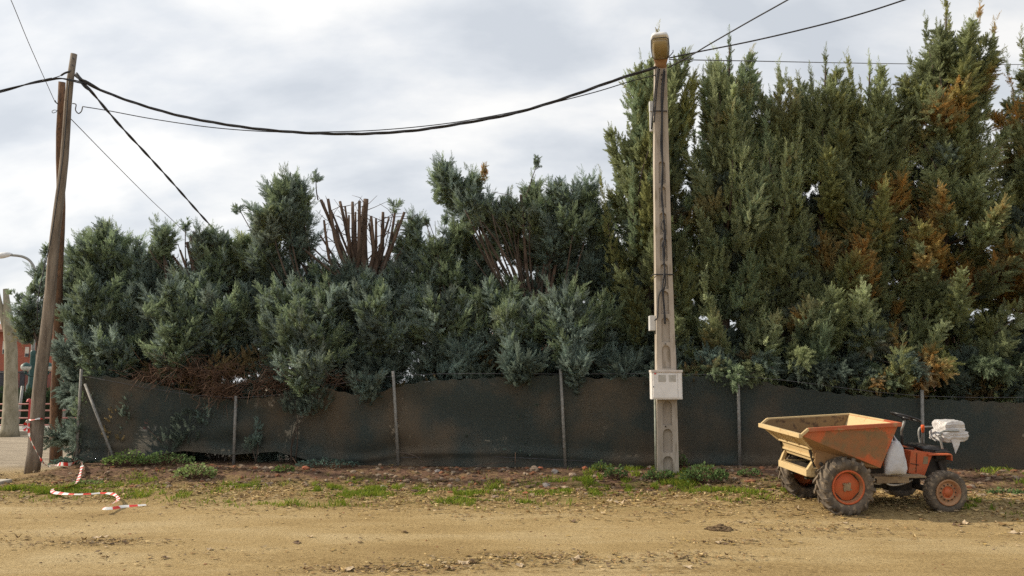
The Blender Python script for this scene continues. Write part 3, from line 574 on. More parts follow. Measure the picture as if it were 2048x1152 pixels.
lobe_cypress('cypress with a fan of tall bare sawn off stubs in the middle of the hedge', 690, YL(690), [(575, 400, 46, 50, 0, 'blue'), (545, 440, 44, 36, -.1, 'blue'), (605, 415, 32, 56, .1, 'green'), (580, 370, 24, 26, 0, 'green'), (600, 470, 40, 40, .1, 'dark'), (540, 500, 44, 40, .2, 'blue'), (478, 416, 14, 8, 0, 'blue'), (633, 350, 16, 16, 0, 'blue'), (560, 540, 50, 36, .3, 'dark'), (788, 412, 16, 18, .2, 'green'), (826, 455, 22, 24, .1, 'green'), (812, 490, 28, 22, .2, 'blue'), (590, 610, 54, 52, -.5, 'green'), (655, 600, 60, 46, -.6, 'blue'), (610, 670, 66, 52, -.9, 'green'), (560, 660, 44, 50, -.5, 'blue'), (640, 710, 54, 36, -.9, 'green'), (720, 590, 60, 44, -.3, 'blue'), (790, 570, 44, 46, -.1, 'blue'), (760, 650, 60, 56, -.6, 'blue'), (820, 640, 46, 60, -.4, 'blue'), (700, 690, 56, 52, -.4, 'dark'), (770, 720, 56, 40, -.5, 'dark'), (840, 570, 30, 40, .1, 'teal'), (690, 740, 50, 30, -.5, 'dark'), (745, 610, 34, 40, -.9, 'blue'), (620, 550, 60, 34, .4, 'dark'), (700, 560, 60, 26, -.1, 'dark'), (770, 540, 40, 30, .3, 'dark'), (660, 545, 40, 24, .1, 'blue'), (690, 600, 80, 40, .5, 'dark'), (800, 600, 60, 50, .5, 'dark'), (620, 725, 44, 30, -1.25, 'blue'), (735, 755, 34, 18, -1.25, 'dark'), (550, 600, 50, 60, .4, 'dark'), (560, 440, 40, 40, .4, 'green')], 204,
    stubs=[(705, 545, 642, 400, 8, .1), (700, 550, 656, 398, 10, -.1), (712, 545, 680, 403, 8, .2), (715, 548, 705, 404, 9, .2), (712, 550, 719, 402, 9, -.1), (730, 545, 732, 398, 12, 0), (738, 548, 742, 432, 8, -.2), (745, 555, 766, 424, 10, .1), (750, 560, 790, 424, 8, .2), (756, 565, 809, 424, 9, -.1), (690, 560, 648, 440, 8, -.2), (700, 560, 672, 450, 7, .1), (708, 548, 662, 420, 6, .25), (716, 546, 690, 412, 6, -.15), (722, 548, 711, 424, 6, .3), (728, 546, 726, 412, 6, .25), (735, 546, 738, 446, 6, .2), (744, 552, 752, 436, 6, -.2), (750, 556, 778, 436, 6, 0), (752, 560, 797, 440, 6, .3), (698, 552, 650, 415, 6, .3), (692, 565, 640, 470, 5, .1), (712, 548, 698, 430, 6, -.25)],
    sticks=[(636, 400, 632, 352, 3)], limbs=[(720, 560, 830, 460, 8), (700, 570, 520, 420, 7), (690, 580, 590, 520, 6), (705, 560, 610, 480, 5), (740, 570, 850, 520, 5), (760, 560, 800, 440, 4), (700, 560, 740, 440, 3), (735, 520, 782, 450, 3), (690, 520, 650, 470, 3), (690, 590, 600, 560, 5), (680, 600, 640, 540, 4)])
lobe_cypress('low loose cypress bush between the stubbed cypress and the spreading one', 888, YL(888), [(880, 500, 42, 36, .1, 'green'), (915, 480, 40, 34, .2, 'green'), (852, 442, 9, 6, 0, 'blue'), (900, 550, 50, 46, 0, 'green'), (860, 570, 40, 46, .1, 'green'), (940, 560, 40, 46, .2, 'green'), (880, 630, 60, 52, -.5, 'blue'), (930, 650, 54, 54, -.4, 'green'), (880, 710, 60, 42, -.4, 'dark'), (945, 720, 50, 36, -.3, 'dark'), (890, 440, 10, 20, .2, 'green'), (880, 560, 60, 60, .5, 'dark'), (940, 500, 36, 40, .4, 'green'), (850, 520, 34, 40, .3, 'blue'), (830, 610, 40, 50, .2, 'blue'), (960, 600, 40, 50, .4, 'dark'), (925, 700, 40, 36, -.8, 'teal')], 205, base_py=690, trunk_r=.1, limbs=[(895, 600, 905, 420, 3), (900, 600, 860, 450, 3), (900, 620, 870, 442, 2)])
lobe_cypress('spreading vase shaped cypress with a long limb leaning left, beside the tall row', 1065, YL(1065), [(896, 352, 30, 34, 0, 'blue'), (915, 385, 34, 34, .1, 'blue'), (950, 405, 44, 32, 0, 'blue'), (945, 360, 24, 24, .1, 'green'), (995, 420, 44, 34, .1, 'blue'), (970, 345, 10, 22, 0, 'brown'), (1074, 325, 7, 16, 0, 'blue'), (945, 420, 22, 16, -.2, 'green'), (1030, 430, 40, 34, .2, 'green'), (1065, 385, 24, 34, .2, 'green'), (1075, 440, 50, 36, .1, 'green'), (1120, 400, 50, 38, .1, 'blue'), (1165, 395, 36, 44, .2, 'blue'), (1130, 450, 60, 36, 0, 'green'), (1185, 450, 40, 50, .2, 'blue'), (1105, 500, 60, 40, .2, 'dark'), (1180, 530, 48, 54, .1, 'dark'), (1000, 600, 60, 44, -.3, 'green'), (1060, 640, 60, 46, -.6, 'blue'), (1125, 620, 52, 56, -.7, 'blue'), (1180, 640, 50, 60, -.5, 'blue'), (1135, 660, 50, 50, -1.0, 'green'), (1000, 680, 56, 48, -.4, 'dark'), (1060, 710, 60, 40, -.5, 'teal'), (1150, 715, 60, 40, -.5, 'teal'), (1015, 640, 30, 36, -.9, 'blue'), (1225, 690, 50, 56, -.3, 'dark'), (1240, 610, 40, 70, .1, 'dark'), (1060, 500, 44, 36, .3, 'green'), (985, 480, 30, 26, .3, 'blue'), (1030, 470, 30, 30, .3, 'blue'), (1150, 560, 60, 50, .4, 'dark'), (1060, 590, 70, 40, .5, 'dark'), (960, 560, 50, 44, .4, 'dark'), (1200, 480, 40, 60, .3, 'green'), (1150, 430, 40, 40, .3, 'blue'), (1100, 560, 40, 40, .3, 'blue'), (1220, 560, 40, 60, .2, 'blue'), (1040, 722, 44, 18, -1.2, 'dark'), (1150, 722, 40, 20, -1.25, 'teal'), (1240, 728, 36, 18, -1.2, 'dark')], 206, base_py=650, trunk_r=.16,
    stubs=[(1070, 640, 1042, 390, 7, .1), (1075, 640, 1072, 400, 7, .2), (1085, 640, 1138, 420, 8, .1), (1080, 640, 1100, 410, 7, .1)],
    limbs=[(1060, 640, 900, 360, 9), (1055, 640, 930, 420, 6), (1050, 630, 960, 440, 5), (1062, 620, 985, 430, 5), (1065, 620, 1010, 440, 6), (1060, 600, 1025, 440, 5), (1075, 620, 1060, 440, 6), (1085, 630, 1170, 420, 7), (1085, 620, 1130, 480, 6), (1045, 640, 940, 560, 4), (1045, 630, 950, 520, 4), (1050, 600, 970, 500, 4), (1075, 600, 1040, 450, 4), (1120, 640, 1145, 470, 5), (1140, 650, 1170, 480, 6)])

# ---- undergrowth at the fence
def shrub(label, lobes, Y, seed, group=None, cat='shrub', name='shrub', size=(.14, .26), dens=190):
    cx, cy, _, ry, _, _ = lobes[0]; b = P(cx, cy + ry, Y); g = np.array([b[0], Y, float(gz(b[0], Y))]); t = thing(name, label, cat, g, group); f = Foliage(seed); mb = MB(); S = Y / F
    for (cx, cy, rx, ry, dy, col) in lobes:
        c = P(cx, cy, Y + dy); f.spire(c - [0, 0, ry * S], c + [0, 0, ry * S], rx * S, int(max(14, dens * rx * S * (ry * S + .2) * 2)), col, 'dome', .9, size=size, tipw=False, mixc=col)
        limb(mb, g + f.r.normal(0, .03, 3) * [1, 1, 0], c, .014, .005, f.r, .15)
    mb.build('stem', M_bark, t); f.build('foliage', t); return t
shrub('narrow green shrub growing up the leaning end post of the fence', [(152, 850, 13, 46, 0, 'dark'), (165, 820, 18, 40, .1, 'green'), (162, 775, 16, 34, .2, 'dark'), (178, 860, 20, 40, .1, 'dark'), (190, 800, 20, 40, .2, 'dark')], fence_y(-8.3) - .02, 301)
shrub('dark ivy like shrub pressed against the netting near the left end', [(380, 850, 40, 34, 0, 'dark'), (345, 870, 36, 24, 0, 'dark'), (415, 830, 24, 24, 0, 'teal'), (240, 850, 30, 50, .1, 'brown'), (260, 820, 24, 40, .1, 'dark')], fence_y(-5.9) + .10, 302)
shrub('dark foliage hanging through the netting left of the wire post', [(590, 800, 30, 24, 0, 'dark'), (640, 790, 34, 26, 0, 'dark'), (610, 815, 30, 12, 0, 'teal')], fence_y(-3.8) - .04, 303)
shrub('small bluish sprig against the netting beside the rusty wire post', [(515, 860, 12, 26, 0, 'teal'), (500, 885, 14, 14, 0, 'dark')], fence_y(-4.7) - .06, 304)
for i, (lx, add, lobs) in enumerate([(-5.6, .7, 'left of the rusty wire post'), (-3.9, .75, 'right of the rusty wire post'), (-1.75, .7, 'at the third wire post'), (.15, .7, 'in mid panel'), (1.2, .7, 'left of the concrete pole'), (3.1, .75, 'right behind the concrete pole'), (4.6, .8, 'behind the hopper of the dumper'), (7.2, .8, 'behind the driver seat of the dumper')]):
    Yu = fence_y(lx) + add; t = thing('undergrowth_bush', 'dark twiggy bush behind the netting ' + lobs, 'bush', (lx, Yu, .15), 'undergrowth behind the netting'); f = Foliage(700 + i); mb = MB()
    for k in range(70):
        q = np.array([lx + f.r.uniform(-1.35, 1.35), Yu + f.r.uniform(-.3, .45), f.r.uniform(.12, 1.95)]); tp = q + [f.r.normal(0, .15), f.r.normal(-.05, .12), .35]
        f.spire(q, tp, f.r.uniform(.2, .32), 14, ['dark', 'dark', 'brown', 'teal'][k % 4], 'fus', .9, tipw=False)
        if k % 3 == 0: limb(mb, (lx + f.r.normal(0, .2), Yu, .1), q, .014, .005, f.r, .15, 4, 5)
    mb.build('stem', M_bark, t); f.build('foliage', t)
# brown dead brush sagging over the top of the net
def brush(label, spots, seed):
    r = np.random.default_rng(seed); c0 = P(spots[0][0], spots[0][1], fence_y(-6)); t = MB()
    for (cx, cy, rx, ry, n) in spots:
        Yf = fence_y(P(cx, cy, 14.5)[0])
        for i in range(n):
            a = P(cx + r.normal(0, .5) * rx, cy + r.normal(0, .5) * ry, Yf + r.uniform(-.10, .5)); d = r.normal(0, 1, 3); d[2] = d[2] * .7 - .1; d /= np.linalg.norm(d); L = r.uniform(.15, .5)
            m_ = a + d * L * .5 + r.normal(0, .06, 3); e_ = a + d * L + r.normal(0, .08, 3) - [0, 0, .06]
            t.tube([a, m_, e_], [.0055, .0045, .002], 3, caps=False)
    return tag(t.build('dead_brush', M_twig), label, 'brush')
brush('tangle of dead brown twigs sagging over the netting top at left', [(400, 738, 110, 18, 300), (440, 778, 44, 20, 240), (320, 752, 60, 12, 120)], 401)
brush('thin layer of reddish dead twigs above the netting left of the sawn stubs', [(600, 748, 80, 14, 200), (540, 768, 46, 12, 120), (680, 758, 40, 9, 60)], 402)

# weeds on the bank: broad leaved plants
def weed(label, px, py, w, h, seed, col, n=70, leaf=.05, group=None, up=.5):
    r = np.random.default_rng(seed); g = G(px, py, .06); g[2] = float(gz(g[0], g[1])); S = g[1] / F; t = thing('weed_plant', label, 'weed', g, group); n = int(n * 2.2)
    V, C = [], []; mb = MB()
    for i in range(n):
        a = r.uniform(0, 6.28); q = math.sqrt(r.random()); x = math.cos(a) * q * w * S; y = math.sin(a) * q * w * S * .45; z = h * S * (1 - .6 * q) * r.uniform(.25, 1)
        L = leaf * r.uniform(.6, 1.3); d = np.array([math.cos(a + r.normal(0, .7)), math.sin(a + r.normal(0, .7)), up * r.uniform(-.3, 1.2)]); d /= np.linalg.norm(d); sd = np.cross(d, [r.normal(0, .8), r.normal(.6, .7), r.normal(.4, .7)]); sd /= np.linalg.norm(sd)
        p = np.array([x, y, z]); V += [p, p + d * L * .5 + sd * L * .36, p + d * L, p + d * L * .5 - sd * L * .36]; c = np.array(col) * r.uniform(.6, 1.35); C += [c] * 4
        if i % 4 == 0: mb.tube([g + [x * .3, y * .3, -.01], g + p], [.004, .003], 3, caps=False)
    link('leaves', np_mesh('leaves', np.array(V), np.arange(len(V)).reshape(-1, 4), M_grass, np.array(C)), t); mb.build('stem', M_twig, t); return t
LG, DG, BG = (.20, .29, .085), (.13, .20, .07), (.10, .16, .13)
weed('broad leaved weed clump between the brace and the second post', 255, 945, 48, 34, 1, LG, 220)
weed('dark low weed spread at the foot of the reddish wooden pole', 150, 938, 48, 24, 2, BG, 190)
weed('leafy weed clump with pale bright leaves, nearest the road at left', 390, 958, 40, 36, 3, (.27, .35, .13), 200)
weed('dull green weed patch behind the pale leaved clump', 330, 945, 56, 30, 4, DG, 220)
weed('single bright weed plant left of the bluish ground cover', 568, 955, 20, 18, 5, LG, 60)
weed('bluish ground cover mat below the long net panel', 655, 950, 62, 20, 6, BG, 230, .04)
weed('grey green sprig at the right end of the bluish mat', 710, 945, 20, 26, 7, (.15, .17, .12), 70, .04)
weed('upright green weed to the left of the concrete pole', 1232, 966, 20, 36, 8, DG, 90, .045, up=1.2)
weed('sparse weed standing among brick rubble left of the concrete pole', 1200, 958, 16, 22, 9, DG, 50, .04, up=1.2)
weed('green weed growing right against the concrete pole foot', 1318, 968, 30, 30, 10, DG, 120, .045, up=1.1)
weed('widest bushy weed clump, to the right of the concrete pole', 1410, 972, 46, 40, 11, DG, 240, .05, up=1.2)
weed('tall thin weed just right of the pole base', 1362, 958, 14, 34, 12, DG, 55, .045, up=1.3)
weed('small weed tuft near the front tyre of the dumper', 1500, 970, 22, 18, 13, DG, 70, .04, up=1.0)
weed('dark weed tuft in the shade behind the dumper', 2010, 990, 34, 16, 14, DG, 90, .04)
weed('low weed under the rope of barrier tape', 175, 962, 30, 12, 15, LG, 90, .035)
#PART2
# ------------------------------------------------------------------ fence: netting, posts, brace, wires
XF = lambda px: (lambda u: 13.96 * u / (1 + .1087 * u))((px - 1024) / F)
fr = thing('net_fence', 'long post and wire fence hung with dark sagging shade netting', 'fence', (XF(1130), fence_y(XF(1130)), .18))
TOPL = [(172, 752), (215, 752), (260, 758), (330, 772), (400, 792), (470, 800), (560, 792), (640, 772), (700, 786), (740, 792), (786, 775), (850, 762), (1000, 755), (1122, 750), (1200, 758), (1300, 752), (1400, 752), (1476, 752), (1560, 772), (1700, 790), (1845, 797), (2048, 806), (2240, 800)]
BOTL = [(172, 918), (300, 912), (380, 898), (467, 906), (560, 900), (610, 912), (660, 928), (740, 932), (796, 927), (900, 927), (1130, 932), (1310, 938), (1480, 942), (1846, 968), (2048, 975), (2240, 985)]
def netting():
    nc, nr = 640, 44; px = np.linspace(166, 2235, nc); V = []
    ty = np.interp(px, *zip(*TOPL)); by = np.interp(px, *zip(*BOTL)); posts = np.array([158, 467, 792, 1126, 1478, 1845, 2235])
    for j in range(nr):
        v = j / (nr - 1)
        for i in range(nc):
            X = XF(px[i]); Yf = fence_y(X); dpost = np.min(np.abs(posts - px[i])) / 110.0
            zt = H + (765 - ty[i]) * Yf / F + .012 * math.sin(px[i] * .21) ; zb = H + (765 - by[i]) * Yf / F
            z = zb + (zt - zb) * v
            k = min(1, dpost * 1.4); w = px[i] / 110.0
            off = .045 * math.sin(1.3 * w + 1.6 * v + 2.5 * float(vnoise(w * .7, v * 1.4, 7))) * k + .014 * math.sin(4.0 * v * (1 - .7 * k) + 1.3 * (w % 3.2) * (1 - v) + 5 * float(vnoise(w * .5, v, 8))) * k
            off += .035 * (float(vnoise(w * 1.3 + v, v * 1.6 - w * .5, 12)) - .5) * k + .010 * (float(vnoise(w * 5 + v * 3, v * 4 - w * 2, 13)) - .5) + .03 * (1 - min(1, dpost)) * math.sin(9 * v + 2.5 * dpost) * (1 if px[i] < 1000 else .4)
            off *= 1.7 if px[i] < 1130 else 1.15
            off -= .075 * math.exp(-((v - .13 - .03 * math.sin(w * .9)) / .05) ** 2) * (1 if px[i] > 640 else .4)   # slack fold low down
            off -= .10 * max(0, .12 - v) * 6 * (.5 + float(vnoise(w * 2, 3, 4)))
            V.append((X, Yf + .03 + off, z))
    I = np.arange(nc * nr).reshape(nr, nc); Fq = np.stack([I[:-1, :-1], I[:-1, 1:], I[1:, 1:], I[1:, :-1]], -1).reshape(-1, 4)
    V = np.array(V) - np.array(fr.location)
    return link('netting', np_mesh('netting', V, Fq, M_net, smooth=True), fr)
netting()
for (tx, ty_, bx, by_) in [(163, 738, 153, 914), (472, 792, 467, 928), (786, 742, 797, 928), (1121, 738, 1131, 934), (1476, 748, 1480, 940), (1844, 780, 1847, 966), (2235, 780, 2235, 990)]:
    m = MB(); Y0 = fence_y(XF(bx)) - .03; m.tube([P(bx, by_ + 4, Y0), P((bx + tx) / 2, (by_ + ty_) / 2, Y0), P(tx, ty_, Y0)], .027, 10); m.build('post', M_postm, fr)
m = MB(); m.tube([P(170, 768, fence_y(XF(170)) - .05), P(229, 922, fence_y(XF(229)) - .25)], .024, 10); m.build('brace', M_postm, fr)
for pts in ([(166, 752), (470, 796), (786, 752), (1122, 748), (1477, 752), (1845, 792), (2235, 792)], [(800, 915), (960, 913), (1130, 920), (1300, 928), (1478, 930)]):
    m = MB(); m.tube(smooth_path([P(a, b, fence_y(XF(a)) - .035) for a, b in pts], 4), .004, 5); m.build('tension_wire', M_wire, fr)
# litter of fallen bare sticks leaning on the foot of the net
def stick(label, pts, r0, group=None):
    m = MB(); m.tube(smooth_path([P(a, b, Y) for a, b, Y in pts], 4), [r0 * (1 - .12 * i / 2) for i in range(4 * (len(pts) - 1) + 1)], 6); tag(m.build('fallen_branch', M_bark if r0 > .008 else M_twig, None), label, 'branch', group)
stick('crooked bare branch lying at the foot of the netting right of the second post', [(800, 905, 14.05), (830, 912, 13.95), (846, 924, 13.85), (870, 920, 13.9), (905, 930, 13.8)], .014)
stick('thin curved twig standing up from the bluish ground cover', [(585, 915, 14.2), (600, 940, 13.9), (606, 958, 13.4)], .007)
stick('short broken stick upright by the net near the third post', [(1031, 905, 13.75), (1030, 930, 13.7)], .007)
stick('long pale stick lying along the bank below the netting', [(930, 936, 13.5), (990, 926, 13.6), (1040, 922, 13.72)], .009)

# ------------------------------------------------------------------ wooden pole pair
def wood_pole(name, label, bpx, tpx, r0, r1, m, Yb, Yt, seed):
    r = np.random.default_rng(seed); b = P(*bpx, Yb); b[2] = float(gz(b[0], b[1])) - .1; tp = P(*tpx, Yt); t = thing(name, label, 'pole', b + [0, 0, .1]); mb = MB(); n = 16
    pts = [b + (tp - b) * k / n + np.array([.018 * math.sin(k * 1.1 + seed), .012 * math.sin(k * .8), 0]) * (k not in (0, n)) for k in range(n + 1)]
    mb.tube(pts, [r0 + (r1 - r0) * (k / n) ** .85 for k in range(n + 1)], 14); mb.build('shaft', m, t); return t, pts
b1 = G(62, 947, 0.0)
pole1, pp1 = wood_pole('wooden_pole', 'grey brown weathered wooden pole leaning right, taller of the pair, tape tied near its foot', (63, 947), (148, 108), .133, .056, M_pole_grey, b1[1], 14.1, 1)
b2 = G(112, 925, 0.02)
pole2, pp2 = wood_pole('wooden_pole', 'upright reddish brown wooden pole crossing behind the leaning taller one', (112, 925), (124, 164), .125, .062, M_pole_red, b2[1], 14.7, 2)
m = MB(); m.tube(smooth_path([pp1[15] + np.array([.03, -.09, 0]), pp1[12] + np.array([.03, -.10, 0]), pp1[9] + np.array([.01, -.125, 0]), pp1[8] + np.array([-.06, -.12, 0]), P(77, 590, 14.15), P(75, 640, 14.2)], 5), .009, 6); m.build('cable', M_cable, pole1)
m = MB()
for (px, py) in ((148, 118), (147, 132)): q = P(px, py, 14.04); m = MB(); m.tube([q, q - [0, .05, 0]], .012, 8); m.build('bolt', M_wire, pole1)
m = MB(); m.tube(smooth_path([P(145, 207, 14.0), P(152, 209, 13.98), P(151, 220, 13.98), P(157, 227, 13.98), P(163, 222, 13.98), P(165, 214, 13.98)], 5), .010, 6); m.build('hook', M_wire, pole1)
m = MB(); m.tube(smooth_path([P(116, 208, 14.5), P(112, 205, 14.5), P(110, 201, 14.5)], 4), .012, 6); m.build('hook', M_wire, pole2); m = MB(); m.tube(smooth_path([P(114, 221, 14.5), P(108, 220, 14.5), P(104, 223, 14.5), P(106, 226, 14.5), P(112, 224, 14.5), P(115, 221, 14.5)], 4), .006, 6); m.build('hook', M_wire, pole2)

# ------------------------------------------------------------------ concrete lamp pole
YP = 13.1
cp = thing('lamp_pole', 'tall concrete pole with arched recesses carrying a street lamp and a white meter box', 'pole', (P(1334, 945, YP)[0], YP, .1))
def cp_edges(z):     # left and right edge (world x) of the shaft at height z
    zz = [P(1334, y, YP)[2] for y in (948, 740, 505, 325, 130)]; l = [P(x, y, YP)[0] for x, y in ((1312, 948), (1312, 740), (1309.5, 505), (1307.5, 325), (1309, 130))]; r_ = [P(x, y, YP)[0] for x, y in ((1355.5, 948), (1350, 740), (1341.5, 505), (1336.5, 325), (1332, 130))]
    return np.interp(z, zz, l), np.interp(z, zz, r_)
def shaft():
    mb = MB(); zb = P(1334, 948, YP)[2] - .15; zt = P(1321, 128, YP)[2]; D = .22
    def yd(z): return D * (1 - .42 * (z - zb) / (zt - zb)) / 2
    lev = list(np.linspace(zb, zt, 24)); fr_ = .27; zrec = P(1322, 318, YP)[2]
    def band(x0f, x1f, z0, z1, front, back):
        c = []
        for z in (z0, z1):
            l, r_ = cp_edges(z); a = l + (r_ - l) * x0f; b = l + (r_ - l) * x1f; y0, y1 = YP - yd(z) * front, YP + yd(z) * back
            c += [(a, y0, z), (b, y0, z), (b, y1, z), (a, y1, z)]
        mb.hexa(c)
    for z0, z1 in zip(lev[:-1], lev[1:]): band(0, fr_, z0, z1, 1, 1); band(1 - fr_, 1, z0, z1, 1, 1)
    for z0, z1 in zip(lev[:-1], lev[1:]): band(fr_, 1 - fr_, z0, z1, .45, .9)
    rec = [(938, 911), (904, 857), (850, 802), (795, 748), (737, 691), (685, 636), (629, 583), (579, 529), (523, 477), (471, 427), (417, 375), (369, 325)]
    zz = [(P(1330, a, YP)[2], P(1330, b, YP)[2]) for a, b in rec]
    def bridge(zlo_arch, zhi):   # solid between the arch head of one recess and the sill of the next
        l, r_ = cp_edges(zlo_arch); a = l + (r_ - l) * fr_; b = l + (r_ - l) * (1 - fr_); l2, r2 = cp_edges(zhi); a2 = l2 + (r2 - l2) * fr_; b2_ = l2 + (r2 - l2) * (1 - fr_)
        rad = (b - a) / 2; y0 = YP - yd(zhi) * .985; poly = []
        for k in range(9): th = math.pi * k / 8; poly.append((a + rad - rad * math.cos(th), y0, zlo_arch - rad + rad * math.sin(th) * 1.0))
        for k in range(8):
            x0, z0, x1, z1 = poly[k][0], poly[k][2], poly[k + 1][0], poly[k + 1][2]; u0 = (x0 - a) / (b - a); u1 = (x1 - a) / (b - a); ye = YP - yd(zhi) * .42
            xa, xb = a2 + (b2_ - a2) * u0, a2 + (b2_ - a2) * u1
            mb.hexa([(x0, y0, z0), (x1, y0, z1), (x1, ye, z1), (x0, ye, z0), (xa, y0, zhi), (xb, y0, zhi), (xb, ye, zhi), (xa, ye, zhi)])
    for i in range(len(zz)):
        hi = zz[i + 1][0] if i + 1 < len(zz) else None
        if hi: bridge(zz[i][1], hi)
    top0 = zz[-1][1]; bridge(top0, top0 + .12)
    for z0, z1 in zip(np.linspace(top0 + .12, zt, 8)[:-1], np.linspace(top0 + .12, zt, 8)[1:]): band(fr_, 1 - fr_, z0, z1, .985, 1)
    # small round bolt holes as dark plugs are modelled as little recessed pins
    return mb.build('shaft', M_conc, cp)
shaft()
M_hole = noise_mat('dark_hole', (.03, .025, .02), (.06, .05, .04), 20)
for y in list(range(150, 215, 9)) + [853, 688]:
    q = P(1323 if y < 300 else 1331, y, YP - .11 if y > 300 else YP - .075); m = MB(); m.tube([q, q - [0, .012, 0]], .012, 8); m.build('bolt_hole', M_hole, cp)
# meter box
def pxbox(mb, x0, y0, x1, y1, Y, d, mi=0):
    a = P(x0, y1, Y); b = P(x1, y0, Y); mb.box(((a[0] + b[0]) / 2, Y + d / 2, (a[2] + b[2]) / 2), (b[0] - a[0], d, b[2] - a[2]), mi)
YB = 12.80
m = MB(); pxbox(m, 1304, 744, 1364, 799, YB, .19); mbx = bevel(m.build('meter_box', M_box, cp), .008)
m = MB(); pxbox(m, 1302.5, 740, 1365.5, 744.5, YB - .02, .22); bevel(m.build('lid', noise_mat('box_lid', (.50, .44, .39), (.62, .57, .53), 8, .6), mbx), .004)
m = MB(); pxbox(m, 1307, 747.5, 1354.5, 796, YB - .012, .012); bevel(m.build('door', M_box, mbx), .003, 1)
m = MB(); pxbox(m, 1357, 747.5, 1362, 796, YB - .010, .010); bevel(m.build('side_door', M_box, mbx), .003, 1)
for a, b in ((1317, 1331.5), (1338, 1352)):
    m = MB(); pxbox(m, a, 749.5, b, 763.5, YB - .016, .004); m.build('window', M_window, mbx)
m = MB(); pxbox(m, 1308.5, 746, 1312.5, 748.6, YB - .017, .004); m.build('warning_mark', M_redmark, mbx)
m = MB(); pxbox(m, 1306.5, 772, 1308, 775, YB - .02, .01); m.build('lock', M_wire, mbx)
m = MB(); pxbox(m, 1300, 631, 1311, 661, YP - .02, .14); bevel(m.build('junction_box', M_boxgrey, cp), .006)
m = MB(); pxbox(m, 1299.5, 202, 1306, 222, YP - .04, .08); pxbox(m, 1300.5, 222, 1304.5, 262, YP - .02, .05); bevel(m.build('conduit_box', M_boxgrey, cp), .004)
m = MB(); m.tube([P(1310, 799, YP - .06), P(1312, 942, YP - .07)], .018, 8); m.build('conduit', noise_mat('greenish_conduit', (.20, .22, .18), (.30, .31, .26), 20, .6), cp)
m = MB(); m.tube([P(1353, 740, YP + .02), P(1350, 690, YP + .02)], .012, 8); m.build('conduit', M_postm, cp)
for y, hx in ((222, 13.5), (549, 17)):
    m = MB(); a, b = P(1320 - hx + (4 if y > 300 else 0), y, YP - .1), P(1320 + hx + (8 if y > 300 else 0), y, YP - .1)
    m.tube([a + [0, .2, 0], a, b, b + [0, .2, 0]], .010, 6); m.build('band', M_cable, cp)
def pcable(pts, r, name='cable'):
    m = MB(); m.tube(smooth_path([P(a, b, YP - .12) for a, b in pts], 5), r, 6); m.build(name, M_cable, cp)
pcable([(1328, 138), (1325, 165), (1323, 200), (1324, 240), (1322, 290), (1325, 330), (1323, 372), (1326, 420), (1329, 460), (1326, 500), (1329, 540), (1325, 575), (1328, 610), (1330, 648)], .016)
pcable([(1330, 142), (1327, 185), (1325, 230), (1325, 300), (1326, 360), (1322, 392), (1328, 440), (1331, 480), (1327, 520), (1331, 560), (1327, 590), (1331, 640)], .011)
pcable([(1324, 420), (1328, 434), (1322, 452), (1329, 470), (1324, 492), (1330, 506), (1326, 530)], .010)
pcable([(1326, 575), (1318, 590), (1316, 612), (1315, 634), (1309, 641)], .012)
pcable([(1316, 135), (1311, 170), (1308, 205), (1305, 235), (1303, 258)], .013)
pcable([(1319, 138), (1314, 175), (1311, 212), (1308, 245)], .012)
# street lamp head: reaches out towards the road and up
zt = P(1321, 132, YP)[2]; hd = np.array([-.20, -math.cos(R(26)), math.sin(R(26))]); hd /= np.linalg.norm(hd); hb = np.array([P(1322, 132, YP)[0], YP - .02, zt - .02]); su = np.array([1.0, -.20, 0]); su /= np.linalg.norm(su); up = np.cross(su, hd); up = up if up[2] > 0 else -up
def ring(mb, secs, m=0, n=16):
    V = []; k = len(secs)
    for (t, w, hu, hdn) in secs:
        for j in range(n):
            a = 2 * math.pi * j / n; ca, sa = math.cos(a), math.sin(a); x = w * np.sign(ca) * abs(ca) ** .55; z = (hu if sa > 0 else hdn) * np.sign(sa) * abs(sa) ** .7
            V.append(hb + hd * t + su * x + up * z)
    Fs = [(i * n + j, i * n + (j + 1) % n, (i + 1) * n + (j + 1) % n, (i + 1) * n + j) for i in range(k - 1) for j in range(n)] + [tuple(range(n))[::-1], tuple(range((k - 1) * n, k * n))]
    mb.add(V, Fs, m, True)
m = MB(); ring(m, [(.14, .10, .05, .035), (.22, .135, .08, .03), (.45, .155, .105, .03), (.62, .150, .095, .03), (.70, .125, .06, .03), (.72, .08, .03, .02)]); lh = m.build('lamp_head', M_lampbody, cp)
m = MB(); ring(m, [(-.06, .085, .045, .06), (.06, .095, .05, .06), (.15, .115, .05, .05), (.20, .13, .05, .036)]); m.build('neck', M_lampneck, lh)
gm_, gt, gb = mat('amber_lamp_cover'); gb.inputs['Base Color'].default_value = (.40, .31, .16, 1); gb.inputs['Roughness'].default_value = .12; gb.inputs['Specular IOR Level'].default_value = .6; gb.inputs['Transmission Weight'].default_value = .25
m = MB(); ring(m, [(.215, .09, -.02, .05), (.25, .122, -.02, .09), (.44, .132, -.02, .115), (.58, .125, -.02, .10), (.63, .095, -.02, .05)]); m.build('lamp_cover', gm_, lh)
m = MB(); m.tube([hb + hd * t + su * x - up * .034 for t, x in ((.205, -.10), (.25, -.138), (.45, -.15), (.62, -.142), (.66, -.10), (.66, .10), (.62, .142), (.45, .15), (.25, .138), (.205, .10), (.205, -.10))], .007, 5); m.build('cover_frame', M_cable, lh)
m = MB(); a, b = hb + hd * .18 + su * .12, hb + hd * .30 + su * .21; m.tube([a, b, b + up * .05], .008, 5); m.build('stay', M_cable, lh)

